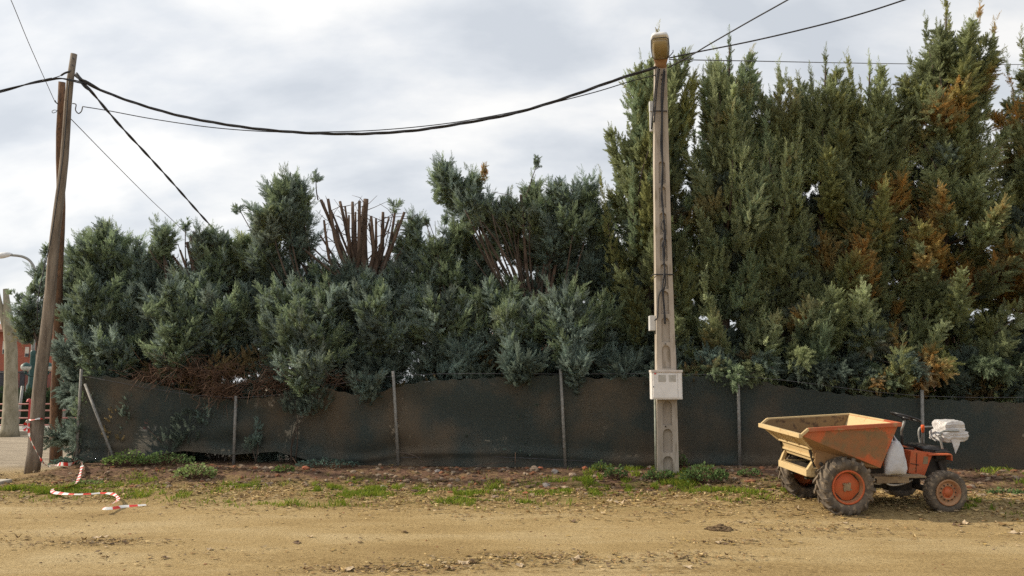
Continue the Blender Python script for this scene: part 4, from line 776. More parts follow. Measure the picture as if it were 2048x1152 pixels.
# ------------------------------------------------------------------ overhead cables
def cable(label, pts, r, m=M_cable, strands=1, pitch=.5):
    path = smooth_path([P(a, b, Y) for a, b, Y in pts], 10); mb = MB()
    if strands == 1: mb.tube(path, r, 6)
    else:
        dense = smooth_path(path[::2] + [path[-1]], 6); s = 0
        for k in range(strands):
            q = []; s = 0
            for i, p in enumerate(dense):
                if i: s += np.linalg.norm(p - dense[i - 1])
                d = dense[min(i + 1, len(dense) - 1)] - dense[max(i - 1, 0)]; u, v, _ = basis(d); a = 2 * math.pi * (s / pitch + k / strands); q.append(p + (u * math.cos(a) + v * math.sin(a)) * r * .95)
            mb.tube(q, r, 6)
    return tag(mb.build('overhead_cable', m, None), label, 'cable')
cable('thick twisted black cable sagging between the wooden poles and the lamp pole', [(150, 150, 14.05), (165, 161, 14.0), (190, 175, 13.95), (250, 199, 13.9), (330, 224, 13.85), (400, 240, 13.8), (500, 256, 13.7), (600, 265, 13.6), (700, 268, 13.5), (780, 265, 13.45), (860, 257, 13.4), (1000, 233, 13.3), (1080, 212, 13.25), (1150, 189, 13.2), (1240, 157, 13.12), (1312, 135, 13.05)], .0145, strands=3, pitch=1.5)
cable('thin cable hanging just below the thick twisted one, from hook to lamp pole', [(165, 213, 13.98), (220, 222, 13.95), (300, 237, 13.9), (400, 252, 13.8), (480, 260, 13.7), (560, 264, 13.65), (640, 264, 13.6), (760, 260, 13.55), (900, 246, 13.45), (1040, 221, 13.35), (1180, 187, 13.2), (1260, 163, 13.1), (1312, 150, 13.0)], .0085)
cable('twisted cable from the tall leaning pole to the left edge of the picture', [(-120, 212, 13.0), (0, 183, 13.6), (60, 167, 13.8), (95, 160, 13.9), (120, 157, 13.98), (140, 160, 14.0), (158, 164, 13.98), (172, 168, 13.96)], .0135, strands=2, pitch=1.3)
cable('short tension wire from cable clamp to the tall leaning pole top', [(84, 163, 13.88), (104, 157, 13.92), (122, 151, 13.97), (143, 141, 14.02)], .008)
cable('thin straight wire coming down steeply from the top left corner to the pole', [(-40, -140, 9.5), (22, 0, 11.5), (60, 92, 13.0), (110, 204, 14.5)], .006, M_wire)
cable('thin pale wire descending from the pole behind the cut stub cypress', [(142, 238, 14.6), (230, 328, 17.5), (300, 398, 20.5), (355, 450, 23.5), (420, 515, 28.0)], .008, M_wire)
cable('black cable dropping steeply from the pole top to behind the hedge', [(160, 158, 14.0), (185, 186, 14.6), (215, 222, 15.4), (250, 262, 16.3), (290, 305, 17.3), (340, 360, 18.7), (400, 428, 20.4), (442, 474, 22.0), (520, 560, 25.0)], .015, strands=2, pitch=1.4)
cable('steepest cable climbing from the lamp pole to the upper edge', [(1335, 136, 13.05), (1380, 112, 12.8), (1420, 88, 12.4), (1500, 42, 11.6), (1575, 0, 10.9), (1760, -105, 9.4)], .011)
cable('black cable rising gently right from the lamp pole to the upper edge', [(1338, 116, 13.1), (1400, 103, 12.9), (1500, 83, 12.5), (1600, 60, 12.1), (1700, 34, 11.7), (1808, 0, 11.3), (2050, -85, 10.4)], .012)
cable('level thin wire running right from the lamp pole behind the tree tops', [(1338, 119, 13.1), (1500, 122, 14.5), (1700, 126, 17.5), (1850, 128, 19.0), (2048, 129, 20.5), (2250, 128, 22.0)], .009, M_wire)
# knotted clamp bundle where the cables meet the tall wooden pole
m = MB()
for a in ([(153, 146, 14.0), (163, 158, 13.97), (176, 167, 13.95), (192, 174, 13.93)], [(158, 158, 13.96), (172, 162, 13.94), (186, 170, 13.92), (200, 179, 13.92)], [(157, 155, 14.0), (163, 166, 13.96), (172, 176, 13.96), (184, 183, 14.1)], [(122, 151, 13.95), (130, 146, 13.97), (140, 143, 14.0)], [(86, 162, 13.86), (94, 159, 13.88), (104, 157, 13.9)]):
    m = MB(); m.tube(smooth_path([P(*q) for q in a], 4), .018, 6); m.build('cable_clamp', M_cable, pole1)

# ------------------------------------------------------------------ barrier tape
M_tape_w = noise_mat('white_tape', (.62, .60, .57), (.75, .73, .70), 15, .4); M_tape_r = noise_mat('red_tape', (.55, .035, .03), (.66, .06, .045), 15, .4)
def ribbon(mb, path, w, seed, seg=.085, twist=1.0, flat=False):
    r = np.random.default_rng(seed); path = [np.asarray(p) for p in smooth_path(path, 14)]; s = [0]
    for i in range(1, len(path)): s.append(s[-1] + np.linalg.norm(path[i] - path[i - 1]))
    k = int(s[-1] / .02); q = [np.array([np.interp(x, s, [p[c] for p in path]) for c in range(3)]) for x in np.linspace(0, s[-1], k)]; V = []; an = .3
    for i in range(k):
        d = q[min(i + 1, k - 1)] - q[max(i - 1, 0)]; u, v, _ = basis(d); an = .9 * math.sin(i * .06 * twist + seed) + .5 * math.sin(i * .021); e = u * math.sin(an) + v * math.cos(an)
        if flat: e = np.array([-d[1], d[0], 0]) / (math.hypot(d[0], d[1]) + 1e-6) + np.array([0, 0, .50 + .22 * math.sin(i * .11 + seed)]); e /= np.linalg.norm(e)
        wv = w * (.55 + .45 * abs(math.sin(i * .07 + seed)))
        V += [q[i] - e * wv / 2, q[i] + v * .004, q[i] + e * wv / 2]
    for i in range(k - 1):
        mi = int(i * .02 / seg) % 2
        a = i * 3; b = len(mb.v)
        mb.add([V[a], V[a + 1], V[a + 2], V[a + 3], V[a + 4], V[a + 5]], [(0, 1, 4, 3), (1, 2, 5, 4)], mi, True)
mb = MB(); GT = lambda x, y: (lambda g: np.array([g[0], g[1], float(gz(g[0], g[1])) + .075]))(G(x, y, .07))
Yt = b1[1] - .15
pc = pp1[0] + (pp1[-1] - pp1[0]) * .135
tp_ = thing('barrier_tape', 'red and white striped barrier tape tied to the leaning pole and trailing on the dirt', 'tape', GT(75, 950)); TM = [M_tape_w, M_tape_r]
ribbon(mb, [P(52, 842, Yt), P(64, 839, Yt - .03), P(82, 837, Yt - .02), P(89, 840, Yt + .15)], .05, 1, twist=.3); mb.build('wrap', TM, tp_)
mb = MB(); ribbon(mb, [P(60, 841, Yt - .02), P(53, 848, Yt - .03), P(49, 856, Yt - .03), P(55, 858, Yt - .05), P(58, 846, Yt - .04)], .10, 2, seg=.05); mb.build('knot', TM, tp_)
mb = MB(); ribbon(mb, [P(57, 846, Yt - .03), P(58, 868, Yt - .06), P(64, 886, Yt - .1), P(74, 905, Yt - .15), P(84, 922, Yt - .25), GT(98, 938), GT(118, 945), GT(140, 946), GT(158, 942), GT(163, 948)], .065, 3); mb.build('hanging_strip', TM, tp_)
mb = MB(); ribbon(mb, [GT(163, 948), GT(155, 962), GT(141, 973), GT(122, 977), GT(106, 979), GT(106, 985), GT(122, 988), GT(150, 990), GT(180, 989), GT(205, 987), GT(228, 990), GT(236, 1000), GT(222, 1010), GT(207, 1017), GT(226, 1017), GT(245, 1014), GT(270, 1012), GT(292, 1010)], .055, 5, seg=.11, flat=True); mb.build('trailing_strip', TM, tp_)

# small things on the road
def mound(label, px, py, w, h, seed, name='dirt_heap', cat='dirt heap', col=((.085, .055, .03), (.19, .13, .07))):
    g = G(px, py, 0); r = np.random.default_rng(seed); S = g[1] / F; Vs, Fs, Cs, base = [], [], [], 0
    for i in range(150):
        a = r.uniform(0, 6.28); q = abs(r.normal(0, .5)); sc = r.uniform(.008, .028); V, f = rock_verts(r, sc * r.uniform(.8, 1.8), sc, sc * .6)
        p = np.array([g[0] + math.cos(a) * q * w * S, g[1] + math.sin(a) * q * w * S * .9, 0]); p[2] = float(gz(p[0], p[1])) + sc * .3 + h * max(0, 1 - q) * r.random(); Vs.append(V + p - g); Fs += [tuple(x + base for x in t_) for t_ in f]; base += len(V)
        Cs.append(np.repeat((np.array(col[0]) + (np.array(col[1]) - np.array(col[0])) * r.random())[None], len(V), 0))
    o = link(name, np_mesh(name, np.concatenate(Vs), np.array(Fs), M_litter, np.concatenate(Cs)), None, tuple(g)); return tag(o, label, cat)
mound('small dark heap of crumbled dirt on the road in front of the dumper', 1440, 1058, 26, .05, 21)
def leafthing(label, px, py, s, seed, col, group=None, cat='leaf'):
    g = G(px, py, 0); g[2] = float(gz(g[0], g[1])) + .004; r = np.random.default_rng(seed); V, Fc = [], []; n = 9
    for i in range(n):
        a = 6.283 * i / n; q = s * (.55 + .45 * (i % 2)) * r.uniform(.8, 1.2); V.append((q * math.cos(a) * 1.5, q * math.sin(a), abs(r.normal(0, .3)) * s))
    V.append((0, 0, .12 * s)); Fc = [(n, i, (i + 1) % n) for i in range(n)]
    me = bpy.data.meshes.new('dead_leaf'); me.from_pydata(V, [], Fc); me.materials.append(col); o = link('dead_leaf', me, None, tuple(g)); o.rotation_euler = (0, 0, r.uniform(0, 6)); return tag(o, label, cat, group)
M_dl = noise_mat('pale_dead_leaf', (.38, .28, .17), (.54, .42, .28), 30, .85); M_dd = noise_mat('dark_dead_leaf', (.10, .06, .035), (.2, .13, .08), 30, .85)
r_ = np.random.default_rng(44)
for i, (px, py, s, k) in enumerate([(205, 1075, .05, 0), (190, 1078, .04, 0), (595, 1086, .045, 1), (930, 1124, .06, 0), (900, 1136, .045, 1), (1240, 1008, .07, 0), (1145, 1042, .05, 1), (1437, 1086, .05, 0), (1447, 1088, .04, 1), (1220, 1003, .05, 0), (808, 1064, .05, 1), (1690, 1046, .04, 0), (1930, 1046, .06, 0), (1915, 1050, .05, 1), (720, 1086, .03, 1), (620, 1075, .035, 0), (1040, 1128, .05, 0), (1160, 1105, .035, 0), (1150, 1118, .06, 0), (700, 1136, .07, 0), (850, 1130, .05, 0), (1375, 1132, .05, 0), (420, 1100, .035, 0), (330, 1118, .04, 1), (1560, 1002, .06, 0), (2030, 1066, .06, 0), (1480, 1016, .05, 1)]):
    leafthing(('pale' if k == 0 else 'dark') + ' crinkled dead leaf lying on the dirt road or its grassy edge', px, py, s, 50 + i, M_dl if k == 0 else M_dd, 'dead leaves on the road, ' + ('pale' if k == 0 else 'dark'))
#PART3
# ------------------------------------------------------------------ dumper
def worn_paint(name, base, worn, patch=None, dust=(.30, .22, .13), f=.56, rough=.55):
    m, t, b = mat(name); L = t.links; tc = N(t, 'ShaderNodeTexCoord')
    def noise(s, d=6, ro=.65):
        n = N(t, 'ShaderNodeTexNoise'); n.inputs['Scale'].default_value = s; n.inputs['Detail'].default_value = d; n.inputs['Roughness'].default_value = ro; L.new(tc.outputs['Object'], n.inputs['Vector']); return n.outputs['Fac']
    def mr(v, a, bb, c=0, d=1):
        r = N(t, 'ShaderNodeMapRange'); L.new(v, r.inputs[0]); r.inputs[1].default_value = a; r.inputs[2].default_value = bb; r.inputs[3].default_value = c; r.inputs[4].default_value = d; return r.outputs[0]
    def mix(fac, a, bb):
        x = N(t, 'ShaderNodeMix', data_type='RGBA')
        if isinstance(fac, float): x.inputs[0].default_value = fac
        else: L.new(fac, x.inputs[0])
        for s_, v in ((6, a), (7, bb)):
            if isinstance(v, tuple): x.inputs[s_].default_value = lin(v)
            else: L.new(v, x.inputs[s_])
        return x.outputs[2]
    def mul(a, bb):
        x = N(t, 'ShaderNodeMath', operation='MULTIPLY'); L.new(a, x.inputs[0]); L.new(bb, x.inputs[1]); return x.outputs[0]
    c = mix(mr(noise(9), f, f + .07), base, worn)
    if patch:   # big rubbed and dusty area in the middle of the panel, stays with the panel
        sp = N(t, 'ShaderNodeSeparateXYZ'); L.new(tc.outputs['Object'], sp.inputs[0])
        nz = mr(noise(6, 5), .3, .7, -.07, .07)
        def soft(v, lo, hi):
            a = N(t, 'ShaderNodeMath', operation='ADD'); L.new(v, a.inputs[0]); L.new(nz, a.inputs[1])
            return mul(mr(a.outputs[0], lo - .025, lo + .025), mr(a.outputs[0], hi + .025, hi - .025))
        c = mix(mul(soft(sp.outputs['X'], patch[0], patch[1]), soft(sp.outputs['Z'], patch[2], patch[3])), c, mix(mr(noise(11), .42, .58), patch[4], patch[5]))
    c = mix(mr(noise(3.2), .45, .66, 0, .55), c, dust)
    c = mix(mr(noise(60, 3), .60, .72, 0, .6), c, (.10, .055, .03))
    L.new(c, b.inputs['Base Color']); L.new(mr(noise(14), .3, .7, rough - .1, rough + .25), b.inputs['Roughness']); b.inputs['Specular IOR Level'].default_value = .35
    return m
ORANGE, RED = (.46, .105, .035), (.42, .075, .03)
M_side = worn_paint('faded_orange_panel', (.50, .115, .04), (.36, .17, .075), (-.30, .56, .70, 1.06, (.27, .122, .052), (.20, .125, .06)), (.28, .135, .062))
M_rim = worn_paint('orange_rim_paint', (.40, .10, .045), (.36, .20, .10), None, (.42, .20, .10), .60)
M_cream = worn_paint('dusty_cream_paint', (.55, .41, .215), (.42, .28, .13), None, (.46, .34, .18), .58, .75)
M_inside = worn_paint('shaded_dusty_lining', (.21, .135, .066), (.09, .055, .033), None, (.17, .11, .058), .52, .85)  # dusty brown, painted darker still for the shade on the inner side walls
M_belly = worn_paint('shaded_dusty_belly', (.25, .14, .062), (.17, .10, .05), None, (.27, .175, .09), .56, .8)  # dusty brown with the shade under the hopper put into the colour
M_body = worn_paint('orange_body_paint', (.50, .10, .035), (.30, .17, .08), None, (.36, .17, .08), .60)
M_rimcol = worn_paint('orange_wheel_paint', (.50, .10, .03), (.38, .17, .07), None, (.42, .16, .07), .62)
M_rimdust = worn_paint('dusty_wheel_ring', (.36, .19, .095), (.34, .12, .055), None, (.33, .22, .12), .50)
M_tyre = noise_mat('dusty_tyre_rubber', (.065, .054, .044), (.165, .132, .098), 7, .92, bump=.25, bscale=60, c3=(.26, .20, .135), s3=20, f3=.54)
M_dark = noise_mat('greasy_dark_steel', (.018, .016, .014), (.06, .048, .036), 9, .7)
M_vinyl = noise_mat('black_vinyl', (.016, .016, .017), (.035, .034, .034), 14, .35)
M_foot = noise_mat('muddy_footplate', (.20, .14, .085), (.34, .25, .15), 9, .85)
M_hose = noise_mat('pale_hose', (.36, .33, .29), (.46, .43, .38), 12, .6)
M_plastic = tint_mat('dummy_unused'); bpy.data.materials.remove(M_plastic)
YAW, ROLL = R(5.5), R(3.2)
ct = G(1692, 1031, 0.0); ct[2] = float(gz(ct[0], ct[1]))
Rm = Matrix.Rotation(YAW, 3, 'Z') @ Matrix.Rotation(ROLL, 3, 'X'); Rn = np.array(Rm)
droot = ct - Rn @ np.array([0, -.55, 0.0]) - [0, 0, .012]
D = thing('site_dumper', 'small faded orange site dumper with a cream tipping hopper parked on the verge', 'dumper', droot); D.rotation_euler = Rm.to_euler()
cl = Rn.T @ (np.array([0, 0, H]) - droot)
def LC_(px, py, y):        # where the sight line meets the dumper's own plane at local y
    d = Rn.T @ ray(px, py); k = (y - cl[1]) / d[1]; q = cl + d * k; return np.array([q[0], y, q[2]])
def bar(mb, p, q, w, h, m=0, up=(0, 0, 1)):
    p = np.asarray(p, float); q = np.asarray(q, float); d = (q - p) / np.linalg.norm(q - p); s_ = np.cross(d, up); s_ /= np.linalg.norm(s_); u = np.cross(s_, d); c = []
    for o in (p, q):
        c += [o - s_ * w / 2 - u * h / 2, o + s_ * w / 2 - u * h / 2, o + s_ * w / 2 + u * h / 2, o - s_ * w / 2 + u * h / 2]
    mb.hexa(c, m)
HW = .60
A, A2, B, C = LC_(1603, 871, -HW), LC_(1616, 857, -HW), LC_(1798, 846, -HW), LC_(1761, 936, -HW + .04)
Dn, En = LC_(1632, 924, -.44), None
def mir(p): return np.array([p[0], -p[1], p[2]])
En = np.array([C[0] - .10, -.44, C[2] - .03]); Fn = LC_(1623, 897, -.46)
hop = thing('hopper', None, None); hop.parent = D
m = MB()
A_, A2_, B_, C_, D_, E_, F_ = map(mir, (A, A2, B, C, Dn, En, Fn))
for s in (0, 1):
    q = [A, A2, B, C] if s == 0 else [A_, A2_, B_, C_]; m.add(q, [(0, 1, 2, 3)], 0)
    q = [A, C, En, Dn, Fn] if s == 0 else [A_, C_, E_, D_, F_]; m.add(q, [(0, 1, 2, 3, 4)], 1)
m.add([B, B_, C_, C], [(0, 1, 2, 3)], 0); m.add([C, C_, E_, En], [(0, 1, 2, 3)], 1); m.add([En, E_, D_, Dn], [(0, 1, 2, 3)], 1)
m.add([A, A_, F_, Fn], [(0, 1, 2, 3)], 2); m.add([Fn, F_, D_, Dn], [(0, 1, 2, 3)], 2)
m.build('shell', [M_side, M_belly, M_cream], hop, True)
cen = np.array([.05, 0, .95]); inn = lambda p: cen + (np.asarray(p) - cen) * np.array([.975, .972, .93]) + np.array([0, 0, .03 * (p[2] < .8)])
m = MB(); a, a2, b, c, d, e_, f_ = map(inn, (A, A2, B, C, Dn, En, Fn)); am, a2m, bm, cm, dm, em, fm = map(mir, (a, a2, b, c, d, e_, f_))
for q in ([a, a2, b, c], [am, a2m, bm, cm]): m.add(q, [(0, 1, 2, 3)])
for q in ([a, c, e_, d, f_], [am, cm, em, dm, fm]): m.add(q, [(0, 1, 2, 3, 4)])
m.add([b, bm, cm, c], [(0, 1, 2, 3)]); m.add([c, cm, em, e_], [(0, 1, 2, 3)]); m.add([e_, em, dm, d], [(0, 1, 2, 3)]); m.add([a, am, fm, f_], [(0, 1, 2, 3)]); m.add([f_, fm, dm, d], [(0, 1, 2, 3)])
m.m[4] = 1; m.build('lining', [M_inside, M_cream], hop, True)  # back wall painted lighter, in cream, as the sunlit inner face
m = MB()
for s in (1, -1):
    f = lambda p: np.array([p[0], p[1] * s, p[2]])
    bar(m, f(A2 + [0, -.012, -.016]), f(B + [.02, -.012, -.016]), .034, .050, 0 if s > 0 else 1); bar(m, f(A + [-.012, -.010, .0]), f(A2 + [0, -.010, -.006]), .032, .036, 1)
bar(m, B + [.012, -.02, -.016], B * .72 + B_ * .28 + [.012, 0, -.016], .034, .050, 0); bar(m, B * .72 + B_ * .28 + [.012, 0, -.016], B_ + [.012, .02, -.016], .033, .049, 1)
bar(m, A + [-.02, -.02, -.004], A_ + [-.02, .02, -.004], .05, .055, 1)
bevel(m.build('rim', [M_rim, M_cream], hop, True), .005, 2)
m = MB()
def fp(t, y, o=.02):       # point on the front plate: t=0 lip, 1 fold, 2 hinge line
    p = A * (1 - t) + Fn * t if t <= 1 else Fn * (2 - t) + Dn * (t - 1); return np.array([p[0] - o, y, p[2]])
for t, w in ((.99, .47), (1.62, .45)): bar(m, fp(t, -w, .008), fp(t, w, .008), .035, .03)
for s in (-1, 1): bar(m, fp(.10, s * .54, .012), fp(.95, s * .46, .014), .04, .03, up=(1, 0, 0)); bar(m, fp(.10, s * .20, .012), fp(.95, s * .17, .012), .03, .022, up=(1, 0, 0))
bevel(m.build('front_rib', M_cream, hop, True), .004, 1)
for s in (-1, 1):
    m = MB(); m.prism([(Dn[0] + x, s * .46, Dn[2] + z) for x, z in ((-.02, .14), (.10, .10), (.12, .0), (.05, -.075), (.01, -.085), (-.03, -.02))], (0, s * .014, 0)); m.tube([(Dn[0] + .045, s * .45, Dn[2] - .02), (Dn[0] + .045, s * .50, Dn[2] - .02)], .024, 10, 1); m.build('hinge_bracket', [M_belly, M_dark], hop, True)
    m = MB(); bar(m, (Fn[0] - .01, s * .43, Fn[2] - .02), (Dn[0] - .02, s * .43, Dn[2] - .05), .018, .03, up=(1, 0, 0)); m.build('strut', M_dark, hop, True)
# front frame
m = MB(); P1, P2 = LC_(1617, 946, -.40), LC_(1629, 921, -.42)
bar(m, P1 + [0, -.01, 0], mir(P1) + [0, .01, 0], .07, .085)
for s in (-1, 1):
    f = lambda p: np.array([p[0], p[1] * s, p[2]])
    bar(m, f(P1 + [.0, .018, .03]), f(P2), .05, .05, up=(0, 1, 0)); bar(m, f(P1 + [.02, .03, .0]), f(P1 + [.42, .03, .0]), .05, .11); bar(m, f(P2), f(P2 + [.32, 0, -.02]), .04, .05)
bevel(m.build('front_frame', M_cream, D, True), .006, 2)
m = MB(); m.box((.02, 0, .365), (.16, .84, .14)); m.tube([(0, -.50, .365), (0, .50, .365)], .055, 12)
for s in (-1, 1): bar(m, (-.35, s * .2, .44), (1.28, s * .17, .42), .06, .10)
m.box((.62, 0, .36), (.5, .30, .22)); m.tube([(1.2, -.5, .27), (1.2, .5, .27)], .04, 10); m.box((.95, 0, .30), (.32, .36, .16)); m.box((1.2, 0, .36), (.16, .2, .16)); m.tube([(.3, .06, .40), (.0, .04, .58)], .035, 10)
m.box((-.2, 0, .52), (.3, .74, .02))
m.build('chassis', M_dark, D, True)
m = MB(); p, q = LC_(1748, 955, -.46), LC_(1852, 955, -.46); m.box(((p[0] + q[0]) / 2, -.32, p[2]), (q[0] - p[0], .30, .025)); m.box(((p[0] + q[0]) / 2 - .1, -.462, p[2] - .035), ((q[0] - p[0]) * .62, .014, .075)); m.box(((p[0] + q[0]) / 2, .32, p[2]), (q[0] - p[0], .30, .025)); bevel(m.build('footplate', M_foot, D, True), .004, 1)
# engine cowl: tilted orange box under the seat
yc = -.30; pts = [LC_(1822, 902, yc), LC_(1866, 906, yc), LC_(1849, 952, yc), LC_(1817, 946, yc)]
m = MB(); m.prism(pts, (0, .60, 0)); p = LC_(1834, 906, yc - .004); q = LC_(1832, 945, yc - .004); bar(m, p, q, .006, .008, 1, up=(0, 1, 0)); p = LC_(1821, 927, yc - .004); q = LC_(1838, 930, yc - .004); bar(m, p, q, .006, .008, 1); 
a0, a1 = LC_(1845, 913, yc - .002), LC_(1857, 928, yc - .002); m.hexa([(a0[0], yc - .003, a1[2]), (a1[0] - .01, yc - .003, a1[2]), (a1[0] - .01, yc, a1[2]), (a0[0], yc, a1[2]), (a0[0] + .02, yc - .003, a0[2]), (a1[0], yc - .003, a0[2]), (a1[0], yc, a0[2]), (a0[0] + .02, yc, a0[2])], 2)
bevel(m.build('engine_cowl', [M_body, M_dark, M_foot], D, True), .005, 2)
m = MB(); p, q = LC_(1856, 908, -.32), LC_(1903, 911, -.32); m.box(((p[0] + q[0]) / 2, 0, (p[2] + q[2]) / 2), (q[0] - p[0], .66, .016)); m.box((q[0], 0, q[2] - .03), (.016, .66, .075)); bevel(m.build('rear_deck', M_body, D, True), .003, 1)
m = MB(); m.box(((p[0] + q[0]) / 2 + .03, 0, .56), (.32, .36, .34)); m.box(((p[0] + q[0]) / 2 + .10, 0, .68), (.18, .46, .10)); m.tube([(q[0] - .1, -.2, .6), (q[0] - .05, -.22, .42), (q[0] - .16, -.2, .36)], .028, 8); bevel(m.build('engine', M_dark, D, True), .012, 2)
m = MB(); p, q = LC_(1805, 890, -.1), LC_(1834, 899, -.1); m.prism([p, q, q - [0, 0, .02], p - [0, 0, .02]], (0, .3, 0)); m.build('dash_plate', M_body, D, True)
m = MB(); p = LC_(1808, 905, -.02); m.box((p[0] + .03, 0, p[2] - .12), (.12, .24, .40)); m.box((p[0] + .10, .02, p[2] - .05), (.10, .3, .16)); bevel(m.build('dash_pedestal', M_dark, D, True), .01, 2)
# steering wheel and column
swc = LC_(1811, 833.5, 0); tlt = math.atan2(17, 55); ax = np.array([math.sin(tlt), 0, math.cos(tlt)]); su_, sv_ = np.array([math.cos(tlt), 0, -math.sin(tlt)]), np.array([0, 1, 0]); SR = .185
m = MB(); rg = [swc + SR * (math.cos(a) * su_ + math.sin(a) * sv_) for a in np.linspace(0, 2 * math.pi, 33)]; m.tube(rg, .015, 8)
for a in (.5, 2.6, 4.71): m.tube([swc - ax * .03, swc + (SR - .005) * (math.cos(a) * su_ + math.sin(a) * sv_)], .010, 6)
m.lathe([(-.035, .0), (-.035, .045), (.0, .045), (.01, .0)], swc, 'z', 14); sw = m.build('steering_wheel', M_vinyl, D, True)
m = MB(); e1 = LC_(1803, 862, 0); e2 = LC_(1805, 896, 0); m.tube([swc - ax * .03, e1], .017, 10, 0); m.tube([e1, e2], .017, 10, 1); m.build('steering_column', [M_galv, M_dark], D, True)
# seat with springs and hoop rail
yS = .0; p, q = LC_(1826, 884, yS), LC_(1884, 896, yS); cx = (p[0] + q[0]) / 2; zs = LC_(1855, 888, yS)[2]; ln = q[0] - p[0]
seat = thing('seat', None, None); seat.parent = D
m = MB(); V = []; nx_, ny_ = 18, 14
for j in range(ny_):
    for i in range(nx_):
        u, v = i / (nx_ - 1), j / (ny_ - 1); x = cx - ln / 2 + ln * u; y = -.21 + .42 * v; k = (math.sin(math.pi * u) ** .35) * (math.sin(math.pi * v) ** .35); V.append((x, y, zs - .03 + .075 * k - .03 * math.exp(-((v - .5) / .22) ** 2) * math.sin(math.pi * u) + .05 * max(0, u - .72) * 3 * k - .06 * u))
m.add(V, [(j * nx_ + i, j * nx_ + i + 1, (j + 1) * nx_ + i + 1, (j + 1) * nx_ + i) for j in range(ny_ - 1) for i in range(nx_ - 1)], 0, True)
m.prism([(cx - ln / 2, -.20, zs - .03), (cx + ln / 2, -.20, zs - .10), (cx + ln / 2 - .03, -.20, zs - .13), (cx - ln / 2 + .02, -.20, zs - .065)], (0, .40, 0)); m.build('cushion', M_vinyl, seat, True)
m = MB()
for s in (-1, 1):
    for x in (-.10, .14):
        m.tube([(cx + x + .012 * math.cos(k * 1.5), s * .13 + .022 * math.sin(k * 1.5), zs - .20 + k * .0075) for k in range(17)], .006, 5)
    bar(m, (cx - .2, s * .15, zs - .205), (cx + .22, s * .15, zs - .225), .03, .025)
m.build('seat_spring', M_dark, seat, True)
yn = -.235; hp = [LC_(1885, 898, yn), LC_(1881, 878, yn), LC_(1882, 867, yn), LC_(1888, 862.5, yn), LC_(1914, 862, yn)]; far = [mir(p) for p in hp]; back = np.array([hp[-1][0] + .05, 0, hp[-1][2] + .0])
m = MB(); m.tube(smooth_path(hp + [np.array([hp[-1][0] + .04, -.15, hp[-1][2]]), np.array([hp[-1][0] + .04, .15, hp[-1][2]])] + far[::-1], 6), .014, 8); m.build('hoop_rail', M_galv, seat, True)
m = MB(); p = LC_(1845.5, 857, .12); m.tube([p + [0, 0, -.055], p + [0, 0, .0], p + [.0, 0, .035], p + [0, 0, .05]], [.016, .02, .026, .016], 10, 0); m.tube([p + [0, 0, -.05], p + [-.02, 0, -.30]], .009, 6, 1); m.build('gear_lever', [noise_mat('red_orange_knob', (.62, .09, .02), (.70, .13, .03), 10, .4), M_dark], D, True)
m = MB(); m.tube(smooth_path([LC_(1746, 966, -.38), LC_(1760, 967, -.40), LC_(1769, 960, -.42)], 5), .013, 7); m.tube(smooth_path([LC_(1768, 959, -.44), LC_(1776, 968, -.44), LC_(1790, 970, -.43), LC_(1806, 967, -.40), LC_(1824, 960, -.34)], 5), .014, 7); m.build('hose', M_hose, D, True)
m = MB(); p, q = LC_(1742, 950, -.30), LC_(1770, 925, -.3); m.box(((p[0] + q[0]) / 2, 0, (p[2] + q[2]) / 2), (abs(q[0] - p[0]), .5, abs(q[2] - p[2]))); m.build('valve_block', M_dark, D, True)
# wheels
def tyre(c, Rr, w, rim_r, lugs, lug_h, lug_w, block=False, side=-1):
    mb = MB(); h = w / 2; k = .90 if lug_h > .015 else .98
    prof = [(-h * .55, rim_r), (-h * .86, rim_r + .02), (-h * 1.0, rim_r + (Rr - rim_r) * .42), (-h * .97, rim_r + (Rr - rim_r) * .68), (-h * .80, Rr * .965 - lug_h * .6), (-h * .4, Rr - lug_h), (0, Rr - lug_h * .9), (h * .4, Rr - lug_h), (h * .80, Rr * .965 - lug_h * .6), (h * .97, rim_r + (Rr - rim_r) * .68), (h, rim_r + (Rr - rim_r) * .42), (h * .86, rim_r + .02), (h * .55, rim_r)]
    mb.lathe(prof, c, 'y', 56); c = np.asarray(c, float)
    def sp(y, r, a): return c + np.array([r * math.cos(a), y, r * math.sin(a)])
    def surf(y):
        return np.interp(abs(y), [0, h * .4, h * .8, h * .97, h], [Rr - lug_h * .9, Rr - lug_h, Rr * .965 - lug_h * .6, rim_r + (Rr - rim_r) * .68, rim_r + (Rr - rim_r) * .42])
    for s in (-1, 1):
        for i in range(lugs):
            a0 = 2 * math.pi * (i + (.5 if s > 0 else 0)) / lugs
            if block: st = [(.06, 0, lug_h), (.42, .03, lug_h), (.70, .05, lug_h), (.92, .05, lug_h * .8)]
            else: st = [(-.04, 0, lug_h), (.25, .10, lug_h), (.55, .20, lug_h), (.80, .265, lug_h * 1.0), (.965, .30, lug_h * .75), (1.0, .315, lug_h * .25)]
            rows = []
            for (f, da, hh) in st:
                y = s * h * f; r0 = surf(y) - .006; aw = lug_w / Rr / 2; a = a0 + da
                if f >= .96: ro, yo = surf(y) + hh * .5, y + s * hh * .55
                else: ro, yo = surf(y) + hh, y + s * hh * .1
                rows.append([sp(y, r0, a - aw * 1.25), sp(yo, ro, a - aw), sp(yo, ro, a + aw), sp(y, r0, a + aw * 1.25)])
            V = [p for rw in rows for p in rw]; n = len(rows)
            Fs = [(4 * j + q, 4 * j + q + 1, 4 * j + q + 5, 4 * j + q + 4) for j in range(n - 1) for q in range(3)] + [(0, 1, 2, 3), tuple(4 * (n - 1) + q for q in range(4))]
            mb.add(V, Fs, 0)
    return mb
